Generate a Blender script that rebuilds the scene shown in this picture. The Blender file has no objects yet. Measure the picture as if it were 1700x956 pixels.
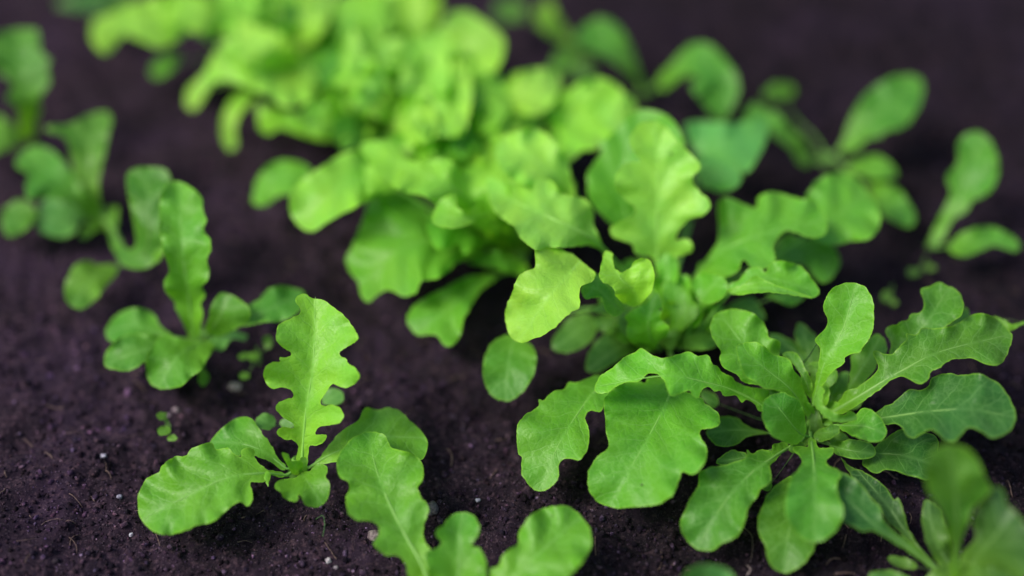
import bpy, math, random
import numpy as np
from mathutils import Vector
from mathutils.geometry import delaunay_2d_cdt
R = math.radians
scene = bpy.context.scene
COL = scene.collection
rng = np.random.RandomState(7)
random.seed(7)

# ------------------------------------------------------------------ camera
CAM_H = 0.45
PITCH = R(42)
LENS, SENSOR = 50.0, 36.0
cam_data = bpy.data.cameras.new('camera')
cam_data.lens = LENS
cam_data.sensor_width = SENSOR
cam_data.clip_start = 0.01
cam_data.clip_end = 200
cam_data.dof.use_dof = True
cam_data.dof.focus_distance = 0.571
cam_data.dof.aperture_fstop = 1.5
cam = bpy.data.objects.new('camera', cam_data)
COL.objects.link(cam)
cam.location = (0, 0, CAM_H)
cam.rotation_euler = (math.pi / 2 - PITCH, 0, 0)
scene.camera = cam

# ------------------------------------------------------------------ light
SUN_EL, SUN_AZ = R(50), R(-108)       # azimuth measured from +Y (away from the camera) towards +X
world = bpy.data.worlds.new('World')
scene.world = world
world.use_nodes = True
wn = world.node_tree
bg = wn.nodes['Background']
sky = wn.nodes.new('ShaderNodeTexSky')
sky.sky_type = 'NISHITA'
sky.sun_disc = False
sky.sun_elevation = SUN_EL
sky.sun_rotation = SUN_AZ
sky.air_density = 1.6
sky.dust_density = 4.0
wn.links.new(sky.outputs['Color'], bg.inputs['Color'])
bg.inputs['Strength'].default_value = 0.10
sd = bpy.data.lights.new('sun', 'SUN')
sd.energy = 2.4
sd.angle = R(24)
sd.color = (1.0, 0.96, 0.88)
sun = bpy.data.objects.new('sun', sd)
COL.objects.link(sun)
to_sun = Vector((math.sin(SUN_AZ) * math.cos(SUN_EL), math.cos(SUN_AZ) * math.cos(SUN_EL), math.sin(SUN_EL)))
sun.rotation_euler = to_sun.to_track_quat('Z', 'Y').to_euler()
sun.location = to_sun * 5
scene.view_settings.view_transform = 'Standard'
scene.view_settings.look = 'None'
scene.view_settings.exposure = 0.45
scene.view_settings.gamma = 1.0

# ------------------------------------------------------------------ pixel -> place
W, H = 1700.0, 956.0
K = SENSOR / LENS / W
CP = np.array([0, 0, CAM_H])
FWD = np.array([0, math.cos(PITCH), -math.sin(PITCH)])
UP = np.array([0, math.sin(PITCH), math.cos(PITCH)])
RT = np.array([1.0, 0, 0])
FPX = 1.0 / K

def ray(p):
    p = np.asarray(p, float)
    x = (p[..., 0] - W / 2) * K
    y = (H / 2 - p[..., 1]) * K
    return FWD + x[..., None] * RT + y[..., None] * UP

def at_z(p, z):
    r = ray(p)
    return CP + r * ((z - CAM_H) / r[..., 2])[..., None]

def catmull(P, n, closed=False):
    P = np.asarray(P, float)
    m = len(P)
    out = []
    segs = m if closed else m - 1
    for i in range(segs):
        if closed:
            a, b, c, d = P[(i - 1) % m], P[i], P[(i + 1) % m], P[(i + 2) % m]
        else:
            b, c = P[i], P[i + 1]
            a = P[i - 1] if i > 0 else 2 * b - c
            d = P[i + 2] if i + 2 < m else 2 * c - b
        for k in range(n):
            t = k / n
            out.append(.5 * ((2 * b) + (c - a) * t + (2 * a - 5 * b + 4 * c - d) * t * t + (3 * b - a - 3 * c + d) * t ** 3))
    if not closed:
        out.append(P[-1])
    return np.array(out)

def resample(P, step, closed=False):
    Q = np.vstack([P, P[:1]]) if closed else P
    d = np.linalg.norm(np.diff(Q[:, :2], axis=0), axis=1)
    s = np.concatenate([[0], np.cumsum(d)])
    n = max(4, int(s[-1] / step))
    t = np.linspace(0, s[-1], n + 1)
    out = np.stack([np.interp(t, s, Q[:, k]) for k in range(Q.shape[1])], 1)
    return out[:-1] if closed else out

def unit(v):
    return v / (np.linalg.norm(v, axis=-1, keepdims=True) + 1e-12)

# ------------------------------------------------------------------ materials
def nd(nt, typ, **kw):
    n = nt.nodes.new(typ)
    for k, v in kw.items():
        setattr(n, k, v)
    return n

def math_node(nt, op, a, b=None, clamp=False):
    n = nd(nt, 'ShaderNodeMath', operation=op, use_clamp=clamp)
    for i, v in enumerate((a, b)):
        if v is None:
            continue
        if isinstance(v, (int, float)):
            n.inputs[i].default_value = v
        else:
            nt.links.new(v, n.inputs[i])
    return n.outputs[0]

def mix_col(nt, fac, a, b, blend='MIX'):
    n = nd(nt, 'ShaderNodeMix', data_type='RGBA', blend_type=blend)
    for sock, v in ((n.inputs[0], fac), (n.inputs[6], a), (n.inputs[7], b)):
        if isinstance(v, (int, float)):
            sock.default_value = v
        elif isinstance(v, tuple):
            sock.default_value = (*v, 1)
        else:
            nt.links.new(v, sock)
    return n.outputs[2]

def ramp(nt, src, lo, hi, a=0.0, b=1.0):
    n = nd(nt, 'ShaderNodeMapRange', interpolation_type='SMOOTHSTEP')
    nt.links.new(src, n.inputs[0])
    for i, v in enumerate((lo, hi, a, b)):
        n.inputs[i + 1].default_value = v
    return n.outputs[0]

def leaf_material():
    m = bpy.data.materials.new('leaf_blade')
    m.use_nodes = True
    nt = m.node_tree
    L = nt.links
    pr = nt.nodes['Principled BSDF']
    out = nt.nodes['Material Output']
    oi = nd(nt, 'ShaderNodeObjectInfo')
    uv = nd(nt, 'ShaderNodeUVMap', uv_map='leaf_cm')
    ed = nd(nt, 'ShaderNodeAttribute', attribute_name='edge_mm')
    sep = nd(nt, 'ShaderNodeSeparateXYZ')
    L.new(uv.outputs[0], sep.inputs[0])
    u, v = sep.outputs[0], sep.outputs[1]
    # random offset per leaf
    offs = nd(nt, 'ShaderNodeVectorMath', operation='ADD')
    comb = nd(nt, 'ShaderNodeCombineXYZ')
    L.new(math_node(nt, 'MULTIPLY', oi.outputs['Random'], 37.0), comb.inputs[0])
    L.new(math_node(nt, 'MULTIPLY', oi.outputs['Random'], 91.0), comb.inputs[1])
    L.new(uv.outputs[0], offs.inputs[0])
    L.new(comb.outputs[0], offs.inputs[1])
    crd = offs.outputs[0]
    # warp for the veins
    nw = nd(nt, 'ShaderNodeTexNoise')
    nw.inputs['Scale'].default_value = 0.9
    nw.inputs['Detail'].default_value = 2
    L.new(crd, nw.inputs['Vector'])
    av = math_node(nt, 'ABSOLUTE', v)
    side = math_node(nt, 'MULTIPLY', math_node(nt, 'SIGN', v), 0.31)
    # chevron side veins: run outwards and forwards from the midrib
    q = math_node(nt, 'SUBTRACT', u, math_node(nt, 'MULTIPLY', math_node(nt, 'POWER', av, 0.8), 0.95))
    q = math_node(nt, 'ADD', q, side)
    q = math_node(nt, 'ADD', q, math_node(nt, 'MULTIPLY', nw.outputs['Fac'], 0.8))
    fr = math_node(nt, 'FRACT', math_node(nt, 'MULTIPLY', q, 1.15))
    dv = math_node(nt, 'ABSOLUTE', math_node(nt, 'SUBTRACT', fr, 0.5))
    side_vein = ramp(nt, dv, 0.0, 0.06, 1.0, 0.0)
    fade = ramp(nt, av, 0.2, 1.9, 1.0, 0.15)
    side_vein = math_node(nt, 'MULTIPLY', side_vein, fade)
    # fine net of veins
    vo = nd(nt, 'ShaderNodeTexVoronoi', feature='DISTANCE_TO_EDGE')
    vo.inputs['Scale'].default_value = 2.6
    wv = nd(nt, 'ShaderNodeVectorMath', operation='ADD')
    nw2 = nd(nt, 'ShaderNodeTexNoise')
    nw2.inputs['Scale'].default_value = 3.0
    L.new(crd, nw2.inputs['Vector'])
    sc = nd(nt, 'ShaderNodeVectorMath', operation='SCALE')
    sc.inputs['Scale'].default_value = 0.35
    L.new(nw2.outputs['Color'], sc.inputs[0])
    L.new(crd, wv.inputs[0]); L.new(sc.outputs[0], wv.inputs[1])
    L.new(wv.outputs[0], vo.inputs['Vector'])
    net = ramp(nt, vo.outputs['Distance'], 0.0, 0.09, 1.0, 0.0)
    vo2 = nd(nt, 'ShaderNodeTexVoronoi', feature='DISTANCE_TO_EDGE')
    vo2.inputs['Scale'].default_value = 8.0
    L.new(wv.outputs[0], vo2.inputs['Vector'])
    net2 = ramp(nt, vo2.outputs['Distance'], 0.0, 0.12, 1.0, 0.0)
    mid = math_node(nt, 'MULTIPLY', ramp(nt, av, 0.0, 0.14, 1.0, 0.0), ramp(nt, u, 1.5, 7.0, 1.0, 0.5))
    # blotchy tone
    nb = nd(nt, 'ShaderNodeTexNoise')
    nb.inputs['Scale'].default_value = 0.55
    nb.inputs['Detail'].default_value = 4
    L.new(crd, nb.inputs['Vector'])
    nf = nd(nt, 'ShaderNodeTexNoise')
    nf.inputs['Scale'].default_value = 14
    nf.inputs['Detail'].default_value = 5
    L.new(crd, nf.inputs['Vector'])
    base = oi.outputs['Color']
    c1 = mix_col(nt, ramp(nt, nb.outputs['Fac'], 0.32, 0.68, 0.0, 0.55), base, (0.62, 0.86, 1.2), 'MULTIPLY')
    c2 = mix_col(nt, ramp(nt, nf.outputs['Fac'], 0.3, 0.7, 0.0, 0.30), c1, (0.70, 0.74, 0.8), 'MULTIPLY')
    hl = mix_col(nt, 0.50, base, (0.42, 0.78, 0.28))
    vf = math_node(nt, 'MAXIMUM', math_node(nt, 'MULTIPLY', side_vein, 0.42), math_node(nt, 'MULTIPLY', net, 0.22))
    vf = math_node(nt, 'MAXIMUM', vf, math_node(nt, 'MULTIPLY', net2, 0.10))
    vf = math_node(nt, 'MAXIMUM', vf, math_node(nt, 'MULTIPLY', mid, 0.4))
    c3 = mix_col(nt, vf, c2, hl)
    # yellower towards the stalk, bluer green towards the tip
    c3 = mix_col(nt, ramp(nt, u, 0.6, 4.0, 0.55, 0.0), c3, mix_col(nt, 0.5, base, (0.30, 0.62, 0.03)))
    # yellower pale margin
    rim = ramp(nt, ed.outputs['Fac'], 0.0, 0.8, 0.9, 0.0)
    rimc = mix_col(nt, 0.45, base, (0.34, 0.66, 0.06))
    c4 = mix_col(nt, rim, c3, rimc)
    # small dark specks here and there
    vs = nd(nt, 'ShaderNodeTexVoronoi', feature='F1')
    vs.inputs['Scale'].default_value = 0.55
    L.new(crd, vs.inputs['Vector'])
    speck = ramp(nt, vs.outputs['Distance'], 0.02, 0.05, 0.75, 0.0)
    c5 = mix_col(nt, speck, c4, (0.03, 0.035, 0.01))
    L.new(c5, pr.inputs['Base Color'])
    pr.inputs['Roughness'].default_value = 0.42
    pr.inputs['Specular IOR Level'].default_value = 0.46
    tr = nd(nt, 'ShaderNodeBsdfTranslucent')
    tcol = mix_col(nt, 1.0, c5, (1.15, 1.1, 0.4), 'MULTIPLY')
    L.new(tcol, tr.inputs['Color'])
    ms = nd(nt, 'ShaderNodeMixShader')
    ms.inputs[0].default_value = 0.42
    L.new(pr.outputs[0], ms.inputs[1]); L.new(tr.outputs[0], ms.inputs[2])
    L.new(ms.outputs[0], out.inputs['Surface'])
    # relief: veins sunken, cells puffed
    puff = ramp(nt, vo.outputs['Distance'], 0.0, 0.28, 0.0, 1.0)
    h1 = math_node(nt, 'MULTIPLY', puff, 0.35)
    h2 = math_node(nt, 'MULTIPLY', side_vein, -0.3)
    h3 = math_node(nt, 'MULTIPLY', nf.outputs['Fac'], 0.35)
    npk = nd(nt, 'ShaderNodeTexNoise')
    npk.inputs['Scale'].default_value = 1.6
    npk.inputs['Detail'].default_value = 1
    L.new(crd, npk.inputs['Vector'])
    h4 = math_node(nt, 'ADD', math_node(nt, 'MULTIPLY', nb.outputs['Fac'], 3.0), math_node(nt, 'MULTIPLY', npk.outputs['Fac'], 2.2))
    h5 = math_node(nt, 'MULTIPLY', net2, -0.12)
    hh = math_node(nt, 'ADD', math_node(nt, 'ADD', h1, h2), math_node(nt, 'ADD', h3, h4))
    hh = math_node(nt, 'ADD', hh, h5)
    bp = nd(nt, 'ShaderNodeBump')
    bp.inputs['Strength'].default_value = 0.38
    bp.inputs['Distance'].default_value = 0.0007
    L.new(hh, bp.inputs['Height'])
    L.new(bp.outputs[0], pr.inputs['Normal'])
    L.new(bp.outputs[0], tr.inputs['Normal'])
    return m

def rib_material():
    m = bpy.data.materials.new('leaf_midrib')
    m.use_nodes = True
    nt = m.node_tree
    L = nt.links
    pr = nt.nodes['Principled BSDF']
    out = nt.nodes['Material Output']
    oi = nd(nt, 'ShaderNodeObjectInfo')
    n = nd(nt, 'ShaderNodeTexNoise')
    n.inputs['Scale'].default_value = 400
    tc = nd(nt, 'ShaderNodeTexCoord')
    L.new(tc.outputs['Object'], n.inputs['Vector'])
    c = mix_col(nt, 0.40, oi.outputs['Color'], (0.46, 0.78, 0.24))
    c = mix_col(nt, ramp(nt, n.outputs['Fac'], .35, .65, 0, .35), c, (.9, .92, .88), 'MULTIPLY')
    L.new(c, pr.inputs['Base Color'])
    pr.inputs['Roughness'].default_value = 0.45
    tr = nd(nt, 'ShaderNodeBsdfTranslucent')
    L.new(c, tr.inputs['Color'])
    ms = nd(nt, 'ShaderNodeMixShader')
    ms.inputs[0].default_value = 0.4
    L.new(pr.outputs[0], ms.inputs[1]); L.new(tr.outputs[0], ms.inputs[2])
    L.new(ms.outputs[0], out.inputs['Surface'])
    return m

def soil_material(name, crumb=False):
    m = bpy.data.materials.new(name)
    m.use_nodes = True
    nt = m.node_tree
    L = nt.links
    pr = nt.nodes['Principled BSDF']
    geo = nd(nt, 'ShaderNodeNewGeometry')
    def noise(scale, detail=4, rough=.6):
        n = nd(nt, 'ShaderNodeTexNoise')
        n.inputs['Scale'].default_value = scale
        n.inputs['Detail'].default_value = detail
        n.inputs['Roughness'].default_value = rough
        L.new(geo.outputs['Position'], n.inputs['Vector'])
        return n.outputs['Fac']
    big, med, fine, grain = noise(14), noise(90), noise(420, 5, .7), noise(1500, 3, .7)
    c = mix_col(nt, ramp(nt, med, .35, .65), (0.0098, 0.0066, 0.0112), (0.0168, 0.0100, 0.0172))
    c = mix_col(nt, ramp(nt, big, .42, .62, 0, .75), c, (0.026, 0.0155, 0.031))
    c = mix_col(nt, ramp(nt, fine, .50, .68, 0, .85), c, (0.070, 0.043, 0.054))
    c = mix_col(nt, ramp(nt, grain, .58, .72, 0, .75), c, (0.17, 0.13, 0.16))
    c = mix_col(nt, ramp(nt, fine, .28, .42, .6, 0), c, (0.008, 0.0062, 0.0095))
    # shade painted into the soil colour: darker towards the right, with a noisy border
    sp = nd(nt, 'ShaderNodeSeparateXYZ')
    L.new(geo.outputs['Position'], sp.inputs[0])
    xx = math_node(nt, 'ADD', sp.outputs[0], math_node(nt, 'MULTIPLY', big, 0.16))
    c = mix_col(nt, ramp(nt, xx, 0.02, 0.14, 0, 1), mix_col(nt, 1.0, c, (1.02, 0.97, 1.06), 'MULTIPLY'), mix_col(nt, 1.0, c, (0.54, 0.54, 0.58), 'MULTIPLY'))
    if crumb:
        at = nd(nt, 'ShaderNodeAttribute', attribute_name='tone')
        c = mix_col(nt, 1.0, c, at.outputs['Color'], 'MULTIPLY')
    L.new(c, pr.inputs['Base Color'])
    pr.inputs['Roughness'].default_value = 0.95
    pr.inputs['Specular IOR Level'].default_value = 0.12
    bp = nd(nt, 'ShaderNodeBump')
    bp.inputs['Strength'].default_value = 0.7
    bp.inputs['Distance'].default_value = 0.0009
    L.new(math_node(nt, 'ADD', fine, math_node(nt, 'MULTIPLY', grain, .45)), bp.inputs['Height'])
    L.new(bp.outputs[0], pr.inputs['Normal'])
    return m

def stone_material():
    m = bpy.data.materials.new('pebble')
    m.use_nodes = True
    nt = m.node_tree
    pr = nt.nodes['Principled BSDF']
    oi = nd(nt, 'ShaderNodeObjectInfo')
    geo = nd(nt, 'ShaderNodeNewGeometry')
    n = nd(nt, 'ShaderNodeTexNoise')
    n.inputs['Scale'].default_value = 900
    n.inputs['Detail'].default_value = 5
    nt.links.new(geo.outputs['Position'], n.inputs['Vector'])
    c = mix_col(nt, ramp(nt, n.outputs['Fac'], .4, .62), (.45, .4, .45), (1, 1, 1))
    c = mix_col(nt, 1.0, oi.outputs['Color'], c, 'MULTIPLY')
    nt.links.new(c, pr.inputs['Base Color'])
    pr.inputs['Roughness'].default_value = .6
    bp = nd(nt, 'ShaderNodeBump')
    bp.inputs['Distance'].default_value = .0008
    nt.links.new(n.outputs['Fac'], bp.inputs['Height'])
    nt.links.new(bp.outputs[0], pr.inputs['Normal'])
    return m

M_LEAF, M_RIB = leaf_material(), rib_material()
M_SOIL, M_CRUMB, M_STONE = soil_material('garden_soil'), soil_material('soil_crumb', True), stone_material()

# ------------------------------------------------------------------ mesh helpers
def mesh_obj(name, co, tris, mat, parent=None, smooth=True):
    me = bpy.data.meshes.new(name)
    co = np.ascontiguousarray(co, dtype=np.float32)
    tris = np.asarray(tris, dtype=np.int32)
    k = tris.shape[1]
    me.vertices.add(len(co)); me.vertices.foreach_set('co', co.ravel())
    me.loops.add(tris.size); me.loops.foreach_set('vertex_index', tris.ravel())
    me.polygons.add(len(tris))
    me.polygons.foreach_set('loop_start', np.arange(0, tris.size, k, dtype=np.int32))
    me.polygons.foreach_set('loop_total', np.full(len(tris), k, dtype=np.int32))
    me.update(calc_edges=True)
    me.validate()
    if smooth:
        me.polygons.foreach_set('use_smooth', np.ones(len(me.polygons), dtype=bool))
    me.materials.append(mat)
    o = bpy.data.objects.new(name, me)
    COL.objects.link(o)
    if parent is not None:
        o.parent = parent
    return o

def tube(path, radii, sides=8, flat=1.0, nrm=None):
    path = np.asarray(path); n = len(path)
    T = unit(np.gradient(path, axis=0))
    ref = np.array([0.05, 0.1, 1.0]) if nrm is None else nrm
    A = unit(np.cross(T, ref)); B = np.cross(A, T)
    a = np.linspace(0, 2 * math.pi, sides, endpoint=False)
    rr = np.asarray(radii)[:, None, None]
    co = path[:, None, :] + rr * (np.cos(a)[None, :, None] * A[:, None, :] + flat * np.sin(a)[None, :, None] * B[:, None, :])
    co = co.reshape(-1, 3)
    f = []
    for i in range(n - 1):
        for j in range(sides):
            k = (j + 1) % sides
            f.append((i * sides + j, i * sides + k, (i + 1) * sides + k, (i + 1) * sides + j))
    return co, np.array(f)

# ------------------------------------------------------------------ the ground
def value_noise(X, Y, scale, seed):
    rs = np.random.RandomState(seed)
    G = rs.rand(256, 256)
    x, y = X * scale, Y * scale
    xi, yi = np.floor(x).astype(int), np.floor(y).astype(int)
    fx, fy = x - xi, y - yi
    fx = fx * fx * (3 - 2 * fx); fy = fy * fy * (3 - 2 * fy)
    g = lambda a, b: G[a % 256, b % 256]
    return (g(xi, yi) * (1 - fx) + g(xi + 1, yi) * fx) * (1 - fy) + (g(xi, yi + 1) * (1 - fx) + g(xi + 1, yi + 1) * fx) * fy

CROWNS = [tuple(at_z(np.array(c, float), 0.0)[:2]) for c in [(495, 785), (735, 1000), (331, 568), (153, 368), (43, 232), (1350, 705),
          (1583, 958), (1171, 1010), (1093, 566), (862, 425), (700, 215), (1065, 165), (1363, 276), (1548, 408)]]
def soil_height(X, Y):
    h = (value_noise(X, Y, 9, 1) - .5) * .010 + (value_noise(X, Y, 28, 2) - .5) * .005
    amp, sc = .0038, 70.0
    for k in range(6):
        a = .7 + 1.3 * k
        xr, yr = X * math.cos(a) - Y * math.sin(a) + 7.1 * k, X * math.sin(a) + Y * math.cos(a) - 3.3 * k
        n = value_noise(xr, yr, sc, 10 + k)
        n = n if k % 2 else 1 - np.abs(2 * n - 1)
        h = h + (n - .5) * amp
        amp *= .62; sc *= 1.75
    for cx, cy in CROWNS:
        d2 = (X - cx) ** 2 + (Y - cy) ** 2
        h = h + .0042 * np.exp(-d2 / .013 ** 2)
    return h - .0015

def graded(lo, hi, dlo, dhi, step):
    core = np.arange(dlo, dhi, step)
    right = [dhi]; s = step
    while right[-1] < hi:
        s *= 1.22; right.append(right[-1] + s)
    left = [dlo - step]; s = step
    while left[-1] > lo:
        s *= 1.22; left.append(left[-1] - s)
    return np.concatenate([np.array(left[::-1]), core, np.array(right)])

gx = graded(-30, 30, -.40, .42, .0013)
gy = graded(-30, 30, .26, .95, .0013)
X, Y = np.meshgrid(gx, gy)
Z = soil_height(X, Y)
nx, ny = len(gx), len(gy)
ii = np.arange(nx * ny).reshape(ny, nx)
quads = np.stack([ii[:-1, :-1], ii[:-1, 1:], ii[1:, 1:], ii[1:, :-1]], -1).reshape(-1, 4)
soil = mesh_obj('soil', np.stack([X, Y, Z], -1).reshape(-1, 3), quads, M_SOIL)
soil['kind'] = 'structure'

# loose crumbs of soil lying on the bed
def ico():
    import bmesh
    bm = bmesh.new()
    bmesh.ops.create_icosphere(bm, subdivisions=1, radius=1)
    v = np.array([x.co[:] for x in bm.verts])
    bm.verts.index_update()
    f = np.array([[q.index for q in p.verts] for p in bm.faces])
    bm.free()
    return v, f
IV, IF = ico()
def crumbs(n, seed):
    rs = np.random.RandomState(seed)
    px = rs.uniform(-60, 1760, n)
    py = rs.uniform(0, 1010, n) ** 1.0
    P = at_z(np.stack([px, py], 1), 0.0)
    r = .00022 + .0004 * rs.rand(n) ** 2 + .0013 * rs.rand(n) ** 9
    keep = np.ones(n, bool)
    co = np.empty((n, len(IV), 3)); tone = np.empty((n, len(IV), 4))
    shape = unit(IV) * 1.0
    for a in range(3):
        pass
    th = rs.uniform(0, 6.28, (n, 3))
    jit = 1 + .62 * (rs.rand(n, len(IV)) - .5) * 2
    V = shape[None] * jit[..., None] * (rs.uniform(.55, 1.1, (n, 1, 3)))
    ca, sa = np.cos(th[:, :1]), np.sin(th[:, :1])
    V = np.stack([V[..., 0] * ca - V[..., 1] * sa, V[..., 0] * sa + V[..., 1] * ca, V[..., 2]], -1)
    co = V * r[:, None, None]
    zc = soil_height(P[:, 0], P[:, 1]) + r * .35
    co[..., 0] += P[:, :1]; co[..., 1] += P[:, 1:2]; co[..., 2] += zc[:, None]
    t = np.clip(rs.lognormal(.1, .75, n), .3, 5.0)
    hue = np.stack([t * rs.uniform(.85, 1.15, n), t * rs.uniform(.9, 1.05, n), t * rs.uniform(.9, 1.25, n)], 1)
    g = at_z(np.array([535.0, 925.0]), 0.0)
    dg = np.hypot(P[:, 0] - g[0], (P[:, 1] - g[1]) * .8)
    pale = (rs.rand(n) < .012 + .16 * np.exp(-(dg / .022) ** 2)) & (r < .0008)
    hue[pale] = rs.uniform(4, 11, (pale.sum(), 1)) * np.array([1.0, 1.05, 1.1])
    tone[..., :3] = hue[:, None, :]; tone[..., 3] = 1
    F = (IF[None] + (np.arange(n) * len(IV))[:, None, None]).reshape(-1, 3)
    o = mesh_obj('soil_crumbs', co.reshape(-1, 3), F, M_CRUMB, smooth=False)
    at = o.data.attributes.new('tone', 'FLOAT_COLOR', 'POINT')
    at.data.foreach_set('color', tone.reshape(-1).astype(np.float32))
    o['kind'] = 'stuff'
    o['label'] = 'loose dark crumbs of soil scattered over the bed'
    o['category'] = 'soil crumbs'
    return o
crumbs(52000, 11)

# ------------------------------------------------------------------ leaves
REG = {'R1': (0, 0), 'R2': (400, 0), 'R3': (800, 150), 'R4': (1100, 0), 'R5': (0, 240), 'R6': (400, 240),
       'S1': (150, 460), 'S2': (200, 616), 'S3': (500, 616), 'S4': (780, 450), 'S5': (1100, 420), 'S6': (1100, 616)}
ZS = 600 / 1687.0
def fullpx(reg, pts):
    P = np.array(pts, float)
    if reg in REG:
        P[:, 0] = REG[reg][0] + P[:, 0] * ZS
        P[:, 1] = REG[reg][1] + P[:, 1] * ZS
    return P

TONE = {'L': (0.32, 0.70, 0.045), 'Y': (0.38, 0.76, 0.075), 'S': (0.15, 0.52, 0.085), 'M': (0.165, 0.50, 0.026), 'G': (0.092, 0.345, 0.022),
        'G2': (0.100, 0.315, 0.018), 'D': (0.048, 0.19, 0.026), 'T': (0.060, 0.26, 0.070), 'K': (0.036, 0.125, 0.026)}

def inside(P, Q):
    x, y = P[:, 0][:, None], P[:, 1][:, None]
    x1, y1 = Q[:, 0][None], Q[:, 1][None]
    Q2 = np.roll(Q, -1, 0)
    x2, y2 = Q2[:, 0][None], Q2[:, 1][None]
    c = ((y1 > y) != (y2 > y)) & (x < (x2 - x1) * (y - y1) / (y2 - y1 + 1e-12) + x1)
    return c.sum(1) % 2 == 1

def dist_poly(P, Q):
    A = Q[None]; B = np.roll(Q, -1, 0)[None]
    AB = B - A
    t = np.clip(((P[:, None] - A) * AB).sum(-1) / ((AB ** 2).sum(-1) + 1e-12), 0, 1)
    return np.linalg.norm(P[:, None] - (A + t[..., None] * AB), axis=-1).min(1)

def leaf(plant, out_px, rib_px, tone='M', fold=.25, roll=0.0, ruf=1.0, step=6.0, stem=True, arch=0.0, ribw=1.0, crown=None, asym=0.0, teeth=1.0):
    """Blade of one leaf: an outline lying on a curved, folded and ruffled surface around a midrib with real heights (cm)."""
    rs = np.random.RandomState(abs(hash((round(float(out_px[0][0])), len(out_px)))) % 100000)
    O = resample(catmull(out_px, 6, True), step * .7, True)
    arcn = np.cumsum(np.linalg.norm(np.diff(np.vstack([O, O[:1]]), axis=0), axis=1))
    no = np.roll(O, -1, 0) - np.roll(O, 1, 0)
    no = unit(np.stack([-no[:, 1], no[:, 0]], 1))
    tooth = np.zeros(len(O))
    for wl_, am in ((31, .9), (17, .8), (9, .5)):
        tooth += am * np.sin(arcn * 2 * math.pi / (wl_ * rs.uniform(.9, 1.15)) + rs.uniform(0, 6.28)) * (.5 + .5 * np.sin(arcn / rs.uniform(20, 35)))
    O = O + no * tooth[:, None] * teeth * .75
    rib = catmull(rib_px, 12)
    rib = resample(rib, 8)
    M = at_z(rib[:, :2], rib[:, 2] * .01)
    T3 = unit(np.gradient(M, axis=0))
    for _ in range(3):
        T3[1:-1] = unit(T3[:-2] + 2 * T3[1:-1] + T3[2:])
    Lt = unit(np.cross(T3, np.array([0, 0, 1.0])) + 1e-6)
    N = unit(np.cross(Lt, T3))
    cr, sr = math.cos(roll), math.sin(roll)
    N, Lt = unit(N * cr + Lt * sr), unit(Lt * cr - N * sr)
    V = unit(CP - M)
    fl = (N * V).sum(1)
    N = np.where(fl[:, None] < 0, -N, N)
    for _ in range(8):
        fl = (N * V).sum(1)
        N = unit(N + V * np.clip(.5 - fl, 0, 1)[:, None] * .6)
    for _ in range(4):
        N[1:-1] = unit(N[:-2] + N[1:-1] * 2 + N[2:])
    # interior points
    lo, hi = O.min(0), O.max(0)
    xs = np.arange(lo[0], hi[0], step); ys = np.arange(lo[1], hi[1], step * .87)
    gxx, gyy = np.meshgrid(xs, ys)
    gxx = gxx + (np.arange(len(ys)) % 2)[:, None] * step * .5
    G = np.stack([gxx.ravel(), gyy.ravel()], 1) + rs.uniform(-.15, .15, (gxx.size, 2)) * step
    G = G[inside(G, O)]
    if len(G):
        G = G[dist_poly(G, O) > step * .62]
    # inset ring for the thin pale margin
    nrm = np.roll(O, -1, 0) - np.roll(O, 1, 0)
    nrm = unit(np.stack([-nrm[:, 1], nrm[:, 0]], 1))
    ring = O + nrm * step * .33
    if inside(ring, O).mean() < .5:
        ring = O - nrm * step * .33
    ring = ring[inside(ring, O)]
    ring = ring[dist_poly(ring, O) > step * .25]
    Pn = np.vstack([O, ring, G]) if len(G) else np.vstack([O, ring])
    res = delaunay_2d_cdt([Vector(p) for p in Pn], [], [list(range(len(O)))], 1, 1e-4)
    P = np.array([v[:] for v in res[0]]); F = np.array([f[:] for f in res[2] if len(f) == 3])
    # place every vertex
    d = np.linalg.norm(P[:, None] - rib[None, :, :2], axis=-1)
    dm = d.min(1, keepdims=True)
    w = np.exp(-(d ** 2 - dm ** 2) / (2 * 16.0 ** 2 + .12 * dm ** 2))
    w /= w.sum(1, keepdims=True)
    rr = ray(P)
    MN = ((M - CP) * N).sum(1)
    dep = MN[None] / (rr @ N.T)
    t2 = np.gradient(rib[:, :2], axis=0); t2 = unit(t2)
    sg = (P[:, None, 0] - rib[None, :, 0]) * t2[None, :, 1] - (P[:, None, 1] - rib[None, :, 1]) * t2[None, :, 0]
    arc = np.concatenate([[0], np.cumsum(np.linalg.norm(np.diff(M, axis=0), axis=1))])
    along = ((P[:, None] - rib[None, :, :2]) * t2[None]).sum(-1)
    depth = (w * dep).sum(1)
    s = (w * sg).sum(1) / FPX * depth
    u = (w * (arc[None] + np.clip(along, -60, 60) * .6 / FPX * depth[:, None])).sum(1)
    Nn = unit(w @ N)
    flat = np.clip((Nn * unit(-rr)).sum(1), .45, 1)
    wmax = np.abs(s).max() + 1e-6
    e = np.clip(np.abs(s) / wmax, 0, 1)
    edge = dist_poly(P, O) / FPX * depth
    hx = np.sqrt(s ** 2 + .0015 ** 2) - .0015
    side = np.where(s > 0, 1.0, -1.0)
    hgt = fold * 1.35 * hx + asym * s * .3 - arch * s ** 2 / wmax
    ph = rs.uniform(0, 6.28, 6)
    wl = 2 * math.pi / rs.uniform(.012, .017)
    wav = (np.sin(wl * u + ph[0] + side * ph[1]) + .6 * np.sin(wl * 1.73 * u + ph[2] + side * ph[3]) + .4 * np.sin(wl * .5 * u + ph[4]))
    near = np.exp(-edge / .006)
    hgt = hgt + ruf * .0021 * (e ** 1.4) * (.35 + .65 * near) * wav
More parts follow.
